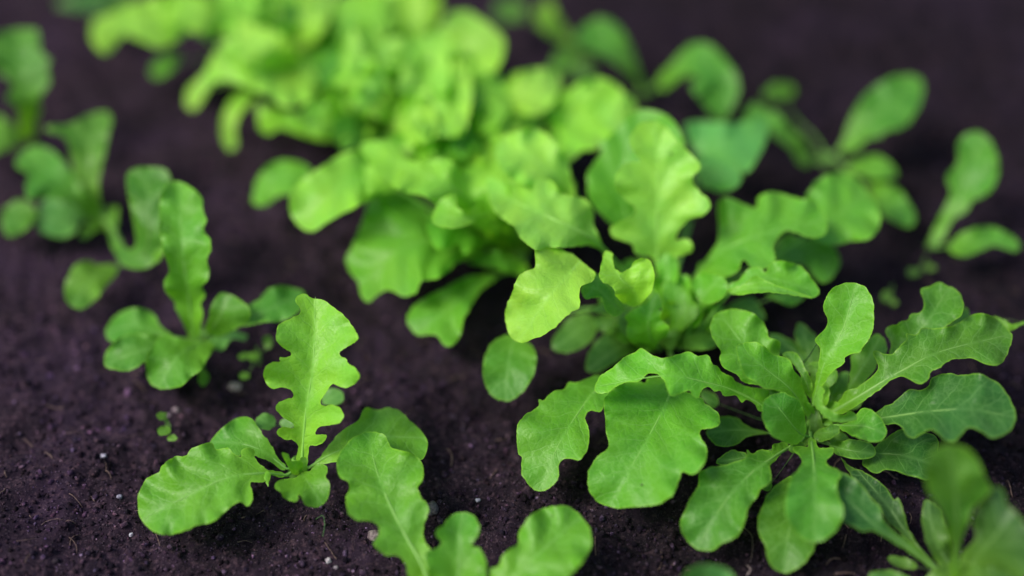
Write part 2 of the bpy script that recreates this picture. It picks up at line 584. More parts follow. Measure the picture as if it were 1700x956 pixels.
    # broad pucker of the blade between the side veins
    hgt += ruf * .0010 * np.sin(wl * .8 * (u - .9 * np.abs(s)) + ph[5]) * np.clip(np.abs(s) / .004, 0, 1)
    depth = depth - np.clip(hgt, -.02, .02) / flat
    # smooth over the mesh
    E = np.vstack([F[:, [0, 1]], F[:, [1, 2]], F[:, [2, 0]]])
    E = np.vstack([E, E[:, ::-1]])
    cnt = np.bincount(E[:, 0], minlength=len(P)) + 1e-9
    for _ in range(2):
        depth = .5 * depth + .5 * np.bincount(E[:, 0], weights=depth[E[:, 1]], minlength=len(P)) / cnt
    C3 = CP + rr * depth[:, None]
    gz = soil_height(C3[:, 0], C3[:, 1]) + .0008
    C3[:, 2] = np.maximum(C3[:, 2], gz)
    base = np.array(plant.location)
    # consistent facing towards the sky side
    a = (P[F[:, 1]] - P[F[:, 0]]); b = (P[F[:, 2]] - P[F[:, 0]])
    flip = (a[:, 0] * b[:, 1] - a[:, 1] * b[:, 0]) > 0
    F[flip] = F[flip][:, ::-1]
    o = mesh_obj('leaf', C3 - base, F, M_LEAF, plant)
    me = o.data
    uvl = me.uv_layers.new(name='leaf_cm')
    li = np.empty(len(me.loops), dtype=np.int32); me.loops.foreach_get('vertex_index', li)
    uvc = np.stack([u * 100, s * 100], 1)[li]
    uvl.data.foreach_set('uv', uvc.ravel().astype(np.float32))
    at = me.attributes.new('edge_mm', 'FLOAT', 'POINT')
    at.data.foreach_set('value', (edge * 1000).astype(np.float32))
    c = np.array(TONE[tone]) * rs.uniform(.92, 1.08)
    c[0] *= rs.uniform(.92, 1.1)
    o.color = (*c, 1)
    # midrib and leaf stalk
    cr3 = np.array([base[0], base[1], .004]) if crown is None else np.array(crown)
    bl = len(M)
    path = M.copy()
    Lr = arc[-1]
    r0 = min(.00105, .0075 * Lr + .00025) * ribw
    tt = arc / Lr
    rad = r0 * (1 - .93 * tt ** .75)
    path = path + V * (rad * .05 + .00016 * np.clip(tt * 4, 0, 1))[:, None]
    if stem:
        a0 = cr3; b0 = path[0]
        g = np.linalg.norm(b0 - a0)
        if g > .003:
            k = max(3, int(g / .004))
            td = unit(path[min(3, bl - 1)] - path[0])
            tb = np.linspace(0, 1, k + 1)[:-1, None]
            c1 = a0 + np.array([0, 0, g * .4]); c2 = b0 - td * g * .35
            bez = (1 - tb) ** 3 * a0 + 3 * (1 - tb) ** 2 * tb * c1 + 3 * (1 - tb) * tb ** 2 * c2 + tb ** 3 * b0
            path = np.vstack([bez, path])
            rad = np.concatenate([np.linspace(r0 * 1.5, r0, k), rad])
    nv = np.vstack([np.repeat(V[:1], len(path) - bl, 0), V])
    fl_ = np.concatenate([np.ones(len(path) - bl), np.concatenate([np.linspace(.9, .3, bl // 3), np.full(bl - bl // 3, .3)])])[:, None, None]
    co, f = tube(path, rad, 8, flat=fl_, nrm=nv)
    m = mesh_obj('midrib', co - base, f, M_RIB, o)
    m.color = o.color
    return o

def plant(crown_px, label, cat='lettuce plant', name='lettuce_plant', group=None, r=.0045, tone='M'):
    p = at_z(np.array(crown_px, float), 0.0)
    e = bpy.data.objects.new(name, None)
    e.empty_display_size = .02
    COL.objects.link(e)
    e.location = p
    e['label'] = label
    e['category'] = cat
    if group:
        e['group'] = group
    z = np.linspace(-.004, .010, 6)
    path = np.stack([np.sin(z * 300) * .0006, np.cos(z * 260) * .0006, z], 1)
    co, f = tube(path, r * np.array([1.0, .95, .9, .8, .7, .25]), 9)
    c = mesh_obj('stem_base', co, f, M_RIB, e)
    c.color = (*TONE[tone], 1)
    bpy.context.view_layer.update()
    return e

def L(p, reg, out, rib, tone='M', **kw):
    o = fullpx(reg, out)
    r = fullpx(reg, [(a[0], a[1]) for a in rib])
    rz = np.array([a[2] for a in rib], float)
    return leaf(p, o, np.column_stack([r, rz]), tone, **kw)

def A(p, reg, out, z, tone='M', **kw):
    """outline with a midrib laid automatically from the side nearest the crown to the far end"""
    o = fullpx(reg, out)
    # crown in pixels
    b = np.array(p.location) - CP
    dep = b @ FWD
    c = np.array([W / 2 + (b @ RT) / dep * FPX, H / 2 - (b @ UP) / dep * FPX])
    cen = o.mean(0)
    dd = np.linalg.norm(o - c, axis=1)
    tip = o[dd.argmax()]
    bs = o[dd.argmin()] * .6 + cen * .15 + c * .25
    z0, z1, z2 = (z if isinstance(z, tuple) else (z * .6, z, z * .85))
    if z1 > 4: z0, z1, z2 = z0 * .8, z1 * .8, z2 * .8
    rib = np.array([[*bs, z0], [*(cen * .95 + .05 * bs), z1], [*(tip * .9 + cen * .1), z2]])
    return leaf(p, o, rib, tone, **kw)

def auto(p, rib, wpx, tone='M', lobes=.25, seed=0, **kw):
    """spoon-shaped lobed leaf grown round a midrib (filler leaves low in the clump)"""
    rs = np.random.RandomState(seed)
    r = catmull(np.array(rib, float), 8)
    r = resample(r, 9)
    t = np.linspace(0, 1, len(r))
    T = unit(np.gradient(r[:, :2], axis=0)); Nn = np.stack([-T[:, 1], T[:, 0]], 1)
    prof = (.18 + .82 * np.clip(t / .65, 0, 1) ** 1.3) * np.sqrt(np.clip(1 - np.clip((t - .62) / .40, 0, 1) ** 2, 0, 1))
    sides = []
    for sgn in (1, -1):
        wob = 1 + lobes * np.sin(t * rs.uniform(18, 26) + rs.uniform(0, 6)) + .1 * rs.randn(len(t))
        sides.append(r[:, :2] + sgn * Nn * (prof * wob * wpx * .5)[:, None])
    o = np.vstack([sides[0], sides[1][::-1]])
    o = o[::2]
    return leaf(p, o, r[:: max(1, len(r) // 6)] if False else np.array(rib, float), tone, **kw)

def litter(n, seed):
    rs = np.random.RandomState(seed)
    allc, allf, off = [], [], 0
    P = at_z(np.stack([rs.uniform(-40, 1740, n), rs.uniform(330, 1000, n)], 1), 0.0)
    for i in range(n):
        ln = rs.uniform(.003, .011); a = rs.uniform(0, 6.28); bend = rs.uniform(-1.2, 1.2)
        t = np.linspace(0, 1, 6)
        ang = a + bend * t
        x = P[i, 0] + np.cumsum(np.cos(ang)) * ln / 6; y = P[i, 1] + np.cumsum(np.sin(ang)) * ln / 6
        z = soil_height(x, y) + .0004 + .0012 * np.sin(t * math.pi) * rs.rand()
        co, f = tube(np.stack([x, y, z], 1), np.full(6, rs.uniform(.0001, .00028)), 5)
        allc.append(co); allf.append(f + off); off += len(co)
    o = mesh_obj('plant_litter', np.vstack(allc), np.vstack(allf), M_STONE)
    o.color = (.16, .10, .085, 1)
    o['kind'] = 'stuff'
    o['label'] = 'tiny brown fibres and root scraps scattered over the soil'
    o['category'] = 'plant litter'
litter(260, 5)

# ================================================================== plant A, front left
pa = plant((495, 785), 'small lettuce in front on the left with a tall deeply lobed upright leaf')
L(pa, 'S1', [(960,850),(972,800),(950,765),(905,755),(872,735),(872,712),(905,700),(945,705),(945,682),(900,655),(868,620),(868,595),(905,572),(945,560),(940,530),(895,515),(850,520),(815,490),(810,440),(835,400),(885,395),(885,375),(930,370),(935,350),(900,330),(868,295),(868,260),(880,220),(930,195),(975,170),(982,150),(958,115),(960,90),(1000,78),(1030,95),(1080,105),(1130,135),(1185,180),(1215,215),(1250,275),(1240,300),(1200,325),(1165,350),(1170,370),(1195,380),(1200,400),(1235,420),(1255,460),(1240,495),(1200,515),(1160,510),(1130,500),(1105,530),(1075,580),(1085,600),(1130,595),(1165,610),(1183,645),(1165,680),(1120,690),(1070,700),(1050,735),(1100,735),(1100,760),(1060,785),(1025,790),(1012,860),(1000,890)],
  [(985,900,.9),(1005,640,3.0),(1040,400,4.7),(1050,90,6.2)], 'L', fold=.45, step=5, ruf=.8)
L(pa, 'S2', [(760,475),(715,465),(680,455),(645,430),(628,400),(625,370),(595,357),(562,370),(565,400),(530,385),(505,358),(470,362),(442,362),(430,336),(380,340),(325,368),(305,395),(250,400),(195,440),(180,470),(125,500),(88,560),(80,630),(95,690),(140,740),(190,762),(250,762),(300,745),(370,718),(430,705),(475,670),(520,630),(560,610),(590,632),(612,610),(618,565),(605,535),(612,515),(650,522),(685,505),(690,482),(720,490),(760,498)],
  [(775,487,1.0),(640,478,1.7),(480,505,1.9),(300,590,1.6),(105,690,1.0)], 'M', fold=.18, roll=-.15, step=5)
L(pa, 'S2', [(770,440),(740,410),(705,350),(690,320),(665,300),(650,270),(615,225),(580,212),(530,225),(480,260),(445,295),(415,340),(445,380),(520,400),(560,395),(640,400),(700,425),(760,465)],
  [(775,455,.9),(680,385,1.3),(590,345,1.5),(440,330,1.2)], 'G', fold=.15)
L(pa, 'S2', [(905,430),(930,400),(970,350),(1010,300),(1060,260),(1110,230),(1130,185),(1155,170),(1200,180),(1260,170),(1310,190),(1350,230),(1400,275),(1430,320),(1432,370),(1415,405),(1390,415),(1330,420),(1230,430),(1100,425),(1010,425),(930,435)],
  [(880,450,.9),(960,400,1.2),(1050,360,1.4),(1180,310,1.5),(1400,310,1.3)], 'M', fold=.15)
L(pa, 'S2', [(850,470),(885,465),(900,440),(930,430),(960,440),(968,465),(955,492),(975,515),(977,550),(965,600),(930,632),(890,635),(860,620),(835,575),(828,600),(800,608),(760,590),(752,565),(722,550),(722,525),(745,508),(790,500),(810,500),(825,490)],
  [(840,480,1.2),(880,525,2.0),(925,600,1.7)], 'G', fold=.3, step=4, ruf=.7, ribw=.6)
L(pa, 'S2', [(752,380),(780,385),(800,420),(840,415),(852,440),(845,480),(810,485),(790,460),(768,420)],
  [(835,490,.9),(812,440,2.2),(765,385,2.9)], 'G', fold=.5, step=3, ruf=.6, ribw=.4)
L(pa, 'S2', [(845,400),(870,410),(872,450),(862,480),(835,490),(828,450)],
  [(845,490,.8),(850,450,1.8),(858,405,2.4)], 'D', fold=.6, step=3, ruf=.6, ribw=.4)
L(pa, 'S2', [(680,465),(700,480),(695,510),(690,540),(678,520),(672,495)], [(770,480,.8),(690,480,1.8),(686,540,1.4)], 'M', fold=.3, step=3, ribw=.3)

# ================================================================== plant B, cut by the lower edge
pb = plant((735, 1000), 'lettuce cut off by the lower edge of the photo with one long pale-ribbed leaf')
L(pb, 'S3', [(520,1040),(500,970),(490,910),(450,860),(400,862),(345,820),(338,795),(362,765),(358,720),(310,698),(255,695),(220,660),(207,600),(220,560),(222,520),(180,495),(165,440),(175,390),(205,345),(250,305),(300,285),(350,283),(395,305),(420,355),(470,370),(520,385),(555,415),(572,460),(565,510),(546,545),(560,590),(590,620),(592,670),(575,710),(570,760),(580,800),(610,840),(625,900),(645,1000),(640,1070),(600,1080)],
  [(625,1075,.9),(560,900,1.3),(450,700,1.8),(360,490,2.2),(310,290,2.3)], 'M', fold=.22, step=5)
L(pb, 'S3', [(620,1050),(590,920),(578,870),(590,840),(625,830),(655,800),(630,770),(632,740),(665,720),(680,690),(720,665),(765,657),(805,675),(830,715),(832,750),(810,790),(795,815),(830,825),(855,865),(865,920),(860,1000),(800,1060),(700,1080)],
  [(720,1080,1.0),(735,900,1.5),(735,780,2.0),(755,665,2.2)], 'G', fold=.4, step=5, ribw=.6)
L(pb, 'S3', [(720,1060),(800,1000),(870,970),(880,920),(920,910),(940,860),(975,830),(1010,810),(1015,760),(1040,710),(1075,670),(1130,640),(1200,628),(1250,632),(1300,670),(1340,720),(1357,780),(1350,830),(1320,880),(1280,930),(1240,970),(1180,1020),(1000,1080),(840,1100)],
  [(740,1085,.9),(960,985,1.5),(1100,860,2.0),(1290,690,2.1)], 'M', fold=.2, step=5)

# ================================================================== plant C
pc = plant((331, 568), 'blurred lettuce with a tall jagged leaf, just behind the front left lettuce')
L(pc, 'R5', [(885,905),(865,850),(825,780),(815,735),(775,690),(765,640),(790,590),(770,520),(755,470),(745,400),(745,300),(755,220),(790,175),(850,175),(900,205),(945,250),(945,300),(965,350),(950,400),(980,440),(985,490),(965,540),(978,590),(970,630),(943,660),(960,700),(938,740),(948,790),(935,850),(925,905)],
  [(905,905,1.0),(880,700,3.4),(850,480,5.6),(835,190,6.6)], 'M', fold=.3, ruf=1.2)
L(pc, 'S1', [(540,300),(480,290),(430,290),(375,265),(330,230),(300,180),(255,150),(190,145),(120,180),(75,240),(80,290),(120,310),(220,330),(350,330),(500,320)],
  [(510,300,1),(350,270,1.6),(210,230,1.7),(90,250,1.3)], 'G', fold=.1)
L(pc, 'S1', [(400,290),(300,270),(200,265),(140,280),(95,320),(65,370),(70,415),(120,435),(190,435),(250,400),(300,380),(450,330)],
  [(500,300,1),(350,320,1.9),(220,350,2.2),(80,400,1.9)], 'G', fold=.1)
L(pc, 'S1', [(560,300),(500,300),(430,290),(350,270),(300,310),(265,370),(260,430),(275,490),(320,520),(380,520),(430,505),(480,460),(530,420),(545,380),(575,335)],
  [(545,305,1.4),(450,340,2.1),(380,410,2.3),(320,510,1.6)], 'G', fold=.15)
L(pc, 'S1', [(690,190),(720,140),(790,100),(830,55),(890,40),(960,55),(1000,75),(985,150),(900,205),(820,210),(740,225),(690,230)],
  [(560,260,1.2),(700,205,2.6),(830,150,3.0),(980,80,2.6)], 'G', fold=.15)
L(pc, 'S1', [(540,250),(555,170),(570,120),(600,80),(640,75),(690,100),(740,140),(740,200),(680,240),(600,280)],
  [(530,285,1),(600,190,3),(640,90,3.6)], 'G2', fold=.2)
L(pc, 'S1', [(540,270),(620,240),(700,260),(735,270),(720,295),(660,290),(620,340),(590,340),(560,310)],
  [(530,280,.8),(630,280,1.4),(720,280,1.2)], 'T', fold=.2)

# ================================================================== plant D
pd = plant((153, 368), 'blurred lettuce by the left edge, its curved leaf bending down and up to the right')
L(pd, 'R5', [(440,360),(330,270),(200,250),(130,250),(120,190),(130,140),(75,100),(90,50),(140,10),(210,10),(270,50),(330,120),(380,200),(430,270),(480,330)],
  [(450,350,1),(370,270,2.6),(270,160,3.4),(130,60,3.2)], 'G')
L(pd, 'R1', [(350,830),(330,720),(300,640),(215,610),(230,585),(320,580),(400,540),(480,520),(520,545),(505,640),(480,760),(460,860),(470,960),(440,1000),(390,920)],
  [(450,1010,1.5),(410,850,3.0),(420,700,4.0),(450,540,4.3)], 'G2')
L(pd, 'R5', [(5,350),(30,290),(90,258),(150,280),(170,330),(150,370),(100,410),(50,430),(15,400)],
  [(430,360,1),(170,330,1.6),(90,340,1.8),(20,370,1.6)], 'G2', fold=.1)
L(pd, 'R5', [(170,330),(220,250),(300,250),(370,290),(400,340),(370,370),(350,410),(290,435),(220,420),(175,390)],
  [(420,350,1),(320,350,1.5),(210,360,1.3)], 'T', fold=.1)
L(pd, 'R5', [(380,400),(410,370),(440,340),(490,360),(480,390),(430,410),(400,440),(370,430)],
  [(445,350,1),(400,420,1.2)], 'G', fold=.1)
L(pd, 'R5', [(470,300),(545,290),(550,330),(545,400),(570,460),(605,490),(635,460),(620,350),(600,250),(590,160),(610,120),(660,105),(760,110),(790,140),(800,200),(790,300),(775,400),(760,470),(740,530),(690,575),(620,580),(560,550),(520,470),(490,370),(450,350)],
  [(440,330,1),(520,385,1.8),(580,500,2.3),(660,520,3.0),(695,420,4.2),(690,250,5.2),(690,110,5.6)], 'G2', fold=.1)
L(pd, 'R5', [(600,500),(650,460),(640,380),(625,300),(600,230),(590,160),(620,115),(680,120),(740,115),(790,145),(810,220),(800,320),(790,420),(770,500),(730,550),(660,560)],
  [(640,540,2.4),(700,430,3.6),(710,280,4.6),(690,120,5.0)], 'G', fold=.2, stem=False, ribw=.6)
L(pd, 'R5', [(305,650),(330,590),(370,550),(410,540),(450,560),(530,560),(550,590),(520,630),(480,680),(450,720),(400,760),(350,765),(310,730),(300,690)],
  [(545,575,1.3),(430,630,1.8),(345,745,1.8)], 'G2', fold=.1)

# ================================================================== plant E
pe = plant((43, 232), 'blurred lettuce in the upper left corner with one upright wavy leaf')
L(pe, 'R1', [(100,640),(90,560),(80,500),(30,460),(60,400),(10,350),(-40,300),(-40,200),(10,150),(90,135),(170,140),(185,200),(190,240),(235,280),(220,320),(235,380),(200,430),(180,480),(190,520),(165,570),(160,640)],
  [(130,650,1.2),(120,500,3.5),(100,350,5),(80,140,6)], 'G2')
L(pe, 'R1', [(-80,560),(0,540),(60,590),(120,640),(60,690),(0,710),(-80,740)],
  [(130,650,1),(40,640,2),(-70,640,2)], 'G2')

# ================================================================== plant F, right
pf = plant((1350, 705), 'large lettuce rosette on the right with many spoon shaped leaves spread all round')
L(pf, 'S5', [(695,700),(705,640),(720,560),(730,500),(735,450),(712,410),(720,390),(760,350),(770,310),(752,270),(752,235),(775,185),(815,150),(880,138),(930,148),(970,190),(985,240),(985,340),(965,400),(935,440),(920,465),(885,470),(850,490),(850,510),(800,550),(770,580),(750,620),(725,650),(710,700)],
  [(700,730,2),(755,520,4.2),(840,360,5.4),(900,150,6.8)], 'M', fold=.35, step=5, ruf=.6)
L(pf, 'S5', [(500,600),(440,615),(380,605),(355,575),(320,555),(280,530),(265,490),(272,460),(240,410),(222,360),(225,320),(255,280),(310,262),(370,265),(430,285),(475,330),(490,370),(500,395),(545,410),(550,450),(545,480),(560,560),(600,650),(560,640)],
  [(640,700,1.5),(500,560,3.2),(380,430,4.0),(290,310,4.4)], 'M', fold=.25, step=5, ruf=.7)
L(pf, 'S5', [(345,460),(350,430),(390,415),(450,420),(490,445),(510,470),(570,485),(600,510),(615,550),(650,590),(660,640),(680,690),(690,760),(650,740),(620,690),(580,660),(530,640),(480,635),(430,600),(390,580),(365,530)],
  [(690,780,1.6),(600,640,3.5),(480,540,4.6),(385,460,5.2)], 'M', fold=.25, step=5, ruf=.6)
L(pf, 'S4', [(580,560),(590,520),(620,480),(680,440),(720,400),(770,380),(800,358),(850,390),(900,405),(950,395),(1020,375),(1060,395),(1110,390),(1130,430),(1160,445),(1180,475),(1220,490),(1250,520),(1300,540),(1340,545),(1400,560),(1470,640),(1480,700),(1420,650),(1350,655),(1330,620),(1290,600),(1270,615),(1240,580),(1190,585),(1170,560),(1140,560),(1110,540),(1080,560),(1065,595),(1035,580),(1025,555),(980,575),(945,585),(925,560),(905,510),(870,480),(830,480),(790,515),(730,520),(680,540),(650,565),(610,570)],
  [(1500,740,1.5),(1300,590,3),(1100,520,4.2),(900,490,4.8),(610,535,4.2)], 'M', fold=.15, step=5, ruf=1.1)
L(pf, 'S5', [(460,720),(480,680),(520,655),(570,652),(610,670),(640,690),(660,740),(668,800),(672,830),(650,870),(620,895),(560,880),(510,850),(475,800)],
  [(695,860,1.4),(640,840,2.4),(565,750,3.6),(505,675,4.0)], 'G', fold=.3, step=5, ruf=.6)
L(pf, 'S6', [(205,290),(225,240),(280,212),(340,215),(380,245),(430,270),(475,280),(490,292),(440,297),(390,310),(350,340),(290,355),(235,335)],
  [(600,300,.8),(480,287,1),(350,275,1.4),(220,285,1.2)], 'D', fold=.15, ruf=.5)
L(pf, 'S6', [(590,350),(560,330),(515,345),(510,370),(460,365),(420,385),(395,365),(385,405),(330,425),(280,440),(215,450),(170,480),(165,540),(130,590),(110,640),(85,690),(85,740),(120,800),(170,835),(230,838),(290,800),(350,770),(385,700),(400,640),(440,590),(460,550),(505,520),(510,490),(500,450),(525,420),(550,390)],
  [(640,330,1.2),(520,400,2.1),(400,490,2.4),(270,640,2.1),(170,820,1.3)], 'G2', fold=.22, step=5)
L(pf, 'S6', [(250,430),(270,400),(315,370),(360,375),(395,385),(385,420),(300,440)],
  [(560,350,1),(400,400,1.6),(260,420,1.6)], 'D', fold=.15)
L(pf, 'S6', [(460,548),(475,525),(500,515),(512,530),(505,552),(480,560)], [(600,400,1),(510,520,1.4),(470,550,1.2)], 'D', fold=.15, ribw=.4)
L(pf, 'S6', [(680,330),(690,310),(715,325),(735,360),(795,355),(795,385),(765,420),(780,445),(820,460),(835,490),(815,520),(820,580),(845,640),(835,700),(795,760),(740,795),(690,795),(630,765),(580,690),(570,630),(580,560),(600,500),(650,430),(640,400),(615,380),(610,355),(640,348),(680,355)],
  [(690,295,1.4),(705,420,2.8),(710,600,3.4),(705,800,2.6)], 'G', fold=.2, step=5, ruf=.7)
L(pf, 'S6', [(590,490),(560,510),(500,560),(470,620),(445,690),(450,760),(480,820),(490,880),(530,930),(580,943),(640,915),(690,860),(715,800),(700,700),(650,600),(610,500)],
  [(690,330,1.1),(640,560,1.6),(590,750,1.7),(560,935,1.0)], 'G2', fold=.15, ruf=.6)
L(pf, 'S5', [(1060,470),(1065,420),(1045,380),(1045,345),(1090,335),(1110,320),(1145,310),(1160,285),(1205,275),(1220,235),(1205,185),(1210,165),(1245,155),(1285,137),(1340,155),(1385,185),(1405,235),(1395,290),(1340,330),(1250,400),(1180,450),(1100,500),(1070,510)],
  [(800,740,1.5),(1080,490,3.6),(1220,340,4.6),(1330,170,5.2)], 'G2', fold=.3, step=5)
L(pf, 'S5', [(1330,340),(1380,300),(1405,255),(1425,260),(1435,300),(1400,340)],
  [(1000,620,2),(1350,340,3.6),(1425,262,3.8)], 'G2', fold=.1, ribw=.5)
L(pf, 'S5', [(800,740),(850,650),(900,630),(960,590),(1000,550),(1005,520),(985,480),(985,455),(1040,470),(1080,465),(1110,430),(1140,400),(1135,375),(1185,380),(1210,350),(1260,350),(1330,345),(1390,320),(1440,290),(1490,280),(1550,300),(1600,340),(1630,380),(1625,430),(1600,490),(1570,522),(1510,520),(1440,490),(1400,495),(1340,500),(1290,540),(1255,550),(1240,590),(1200,612),(1150,590),(1110,575),(1060,600),(1010,640),(940,690),(880,730),(830,755)],
  [(740,775,1.5),(900,680,3.2),(1100,560,4.4),(1300,460,4.9),(1600,385,4.6)], 'G2', fold=.25, step=5)
L(pf, 'S5', [(850,680),(870,600),(880,530),(880,480),(920,460),(950,420),(980,385),(1010,378),(1040,410),(1045,460),(1000,520),(980,560),(900,640)],
  [(790,740,1.3),(890,600,2.6),(960,490,3.2),(1020,385,3.6)], 'G2', fold=.25, step=5, ruf=.7)
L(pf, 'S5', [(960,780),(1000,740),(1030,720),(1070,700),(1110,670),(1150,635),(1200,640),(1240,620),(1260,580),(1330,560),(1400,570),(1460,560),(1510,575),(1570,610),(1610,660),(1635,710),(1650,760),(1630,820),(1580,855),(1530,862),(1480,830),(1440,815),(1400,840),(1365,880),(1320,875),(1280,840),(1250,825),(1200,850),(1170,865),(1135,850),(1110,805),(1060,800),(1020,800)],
  [(760,820,1.2),(1010,775,2.6),(1200,745,3.8),(1420,730,4.8),(1640,765,4.8)], 'D', fold=.15, step=6)  # dark leaf tone includes the light falling off to the lower right
L(pf, 'S5', [(825,810),(860,790),(900,775),(915,735),(940,722),(980,735),(1020,770),(1045,820),(1045,845),(1020,878),(960,880),(880,850),(840,830)],
  [(740,800,1.4),(850,805,2.6),(950,810,3.4),(1045,850,3.4)], 'G', fold=.2, step=5, ruf=.6)
L(pf, 'S5', [(735,620),(757,640),(750,665),(745,690),(765,720),(805,745),(850,752),(870,735),(905,755),(907,778),(850,792),(790,785),(740,750),(715,715),(705,685),(718,648)],
  [(745,635,4.4),(728,690,4.4),(790,768,4.2),(905,770,3.8)], 'G', fold=.7, step=3, ruf=.4, ribw=.4, stem=False)
L(pf, 'S5', [(560,470),(600,460),(640,480),(655,520),(680,560),(700,620),(690,680),(650,620),(640,560),(600,510)],
  [(700,720,1.5),(670,600,3.4),(590,470,3.8)], 'G2', fold=.4, step=4, ruf=.8, ribw=.5)
L(pf, 'S5', [(495,390),(530,378),(590,400),(640,440),(680,500),(690,560),(620,520),(560,480)],
  [(700,700,1.2),(650,500,2.0),(520,390,2.2)], 'D', fold=.1)
L(pf, 'S5', [(620,400),(622,345),(640,325),(680,350),(720,400),(735,500),(700,540),(650,460)],
  [(700,700,1.2),(690,500,2.0),(645,335,2.6)], 'D', fold=.1)
L(pf, 'S5', [(680,520),(720,505),(780,520),(815,560),(810,600),(760,640),(700,680),(690,570)],
  [(700,720,1.3),(740,610,2.6),(775,520,3.0)], 'G2', fold=.2, ribw=.5)
L(pf, 'S5', [(760,740),(790,620),(830,560),(870,560),(860,630),(820,700)],
  [(740,780,1.0),(800,650,2.0),(850,560,2.2)], 'D', fold=.2, ribw=.6)
L(pf, 'S6', [(780,340),(860,320),(940,325),(985,350),(995,375),(985,400),(930,412),(860,405),(800,380)],
  [(730,330,1),(850,365,2.0),(980,385,2.0)], 'D', fold=.15)
L(pf, 'S6', [(930,430),(960,380),(1060,300),(1120,270),(1200,280),(1270,300),(1290,360),(1270,460),(1240,510),(1180,495),(1120,480),(1080,465),(1040,460),(1000,480),(960,460)],
  [(760,330,.8),(950,380,1.3),(1100,390,1.8),(1250,430,1.8)], 'D', fold=.15)
L(pf, 'S4', [(1075,575),(1100,555),(1150,580),(1160,620),(1140,640),(1100,615)],
  [(1350,690,1),(1140,610,1.4),(1085,575,1.4)], 'D', fold=.15, ribw=.4)
L(pf, 'S5', [(1540,300),(1580,303),(1625,330),(1660,325),(1687,318),(1687,332),(1650,350),(1620,365),(1590,345)],
  [(1300,480,2.6),(1560,320,3.6),(1690,325,4.0)], 'G2', fold=.1, ribw=.4)
L(pf, 'S5', [(430,640),(470,630),(530,640),(600,670),(610,700),(560,700),(500,690),(440,665)],
  [(690,790,1.2),(600,690,2.2),(440,645,2.6)], 'D', fold=.1, ribw=.5)
L(pf, 'S5', [(720,830),(790,800),(830,800),(820,840),(780,870),(730,880),(705,860)],
  [(705,830,1.0),(760,840,2.2),(815,820,2.4)], 'D', fold=.3, ribw=.4, step=4)
L(pf, 'S6', [(590,350),(620,330),(660,335),(640,370),(600,380)], [(690,320,1),(640,350,1.8),(600,365,2)], 'D', fold=.3, ribw=.4, step=4)
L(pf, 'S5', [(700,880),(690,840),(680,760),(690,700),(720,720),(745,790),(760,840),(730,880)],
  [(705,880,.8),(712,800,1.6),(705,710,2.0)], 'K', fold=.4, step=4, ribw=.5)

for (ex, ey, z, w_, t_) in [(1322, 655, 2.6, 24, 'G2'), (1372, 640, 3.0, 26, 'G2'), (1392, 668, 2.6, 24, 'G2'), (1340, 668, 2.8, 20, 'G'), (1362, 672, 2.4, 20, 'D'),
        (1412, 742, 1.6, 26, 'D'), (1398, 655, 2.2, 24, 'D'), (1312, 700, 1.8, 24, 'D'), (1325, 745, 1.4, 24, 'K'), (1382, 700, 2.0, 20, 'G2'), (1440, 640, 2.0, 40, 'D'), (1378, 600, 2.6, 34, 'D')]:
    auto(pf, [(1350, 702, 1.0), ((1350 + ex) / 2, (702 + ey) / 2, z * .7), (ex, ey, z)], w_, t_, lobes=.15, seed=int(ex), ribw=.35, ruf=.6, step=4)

# ================================================================== plant G, lower right corner
pg = plant((1583, 958), 'out of focus lettuce in the lower right corner, its upright leaf nearest the camera')  # light falloff in this corner is put into the darker leaf tones
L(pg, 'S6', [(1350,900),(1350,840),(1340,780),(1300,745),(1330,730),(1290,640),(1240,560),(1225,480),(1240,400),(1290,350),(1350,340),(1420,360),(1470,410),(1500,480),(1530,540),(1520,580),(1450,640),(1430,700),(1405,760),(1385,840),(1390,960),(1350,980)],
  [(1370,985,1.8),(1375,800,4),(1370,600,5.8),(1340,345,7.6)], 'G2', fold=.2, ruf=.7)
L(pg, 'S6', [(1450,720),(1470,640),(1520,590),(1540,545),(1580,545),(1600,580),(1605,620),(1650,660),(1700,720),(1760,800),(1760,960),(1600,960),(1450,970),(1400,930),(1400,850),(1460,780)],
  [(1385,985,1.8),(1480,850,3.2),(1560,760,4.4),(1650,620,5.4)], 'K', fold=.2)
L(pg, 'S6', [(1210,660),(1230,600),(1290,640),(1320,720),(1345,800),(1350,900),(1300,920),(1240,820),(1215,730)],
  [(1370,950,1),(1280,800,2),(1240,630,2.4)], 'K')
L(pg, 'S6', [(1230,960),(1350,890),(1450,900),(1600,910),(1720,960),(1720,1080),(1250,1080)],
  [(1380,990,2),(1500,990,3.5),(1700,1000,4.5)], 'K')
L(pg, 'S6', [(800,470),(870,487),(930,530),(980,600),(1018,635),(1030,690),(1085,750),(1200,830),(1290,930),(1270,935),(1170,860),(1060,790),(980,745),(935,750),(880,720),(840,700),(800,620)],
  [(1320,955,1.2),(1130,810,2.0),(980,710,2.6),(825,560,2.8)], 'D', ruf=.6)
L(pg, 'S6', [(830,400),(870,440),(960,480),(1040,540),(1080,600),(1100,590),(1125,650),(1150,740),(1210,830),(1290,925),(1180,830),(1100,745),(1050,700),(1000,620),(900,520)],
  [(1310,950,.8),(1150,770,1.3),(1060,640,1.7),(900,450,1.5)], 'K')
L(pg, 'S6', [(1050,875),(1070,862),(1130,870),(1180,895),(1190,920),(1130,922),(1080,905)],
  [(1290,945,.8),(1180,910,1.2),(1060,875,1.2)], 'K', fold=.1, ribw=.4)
po = plant((1171, 1010), 'lettuce almost wholly below the lower edge, only one blue-green leaf top showing')
L(po, 'S6', [(90,970),(110,935),(150,910),(200,903),(270,912),(320,940),(335,980),(280,1030),(180,1040),(110,1010)],
  [(200,1080,1.2),(200,1000,3.0),(205,905,4.2)], 'T', fold=.15)
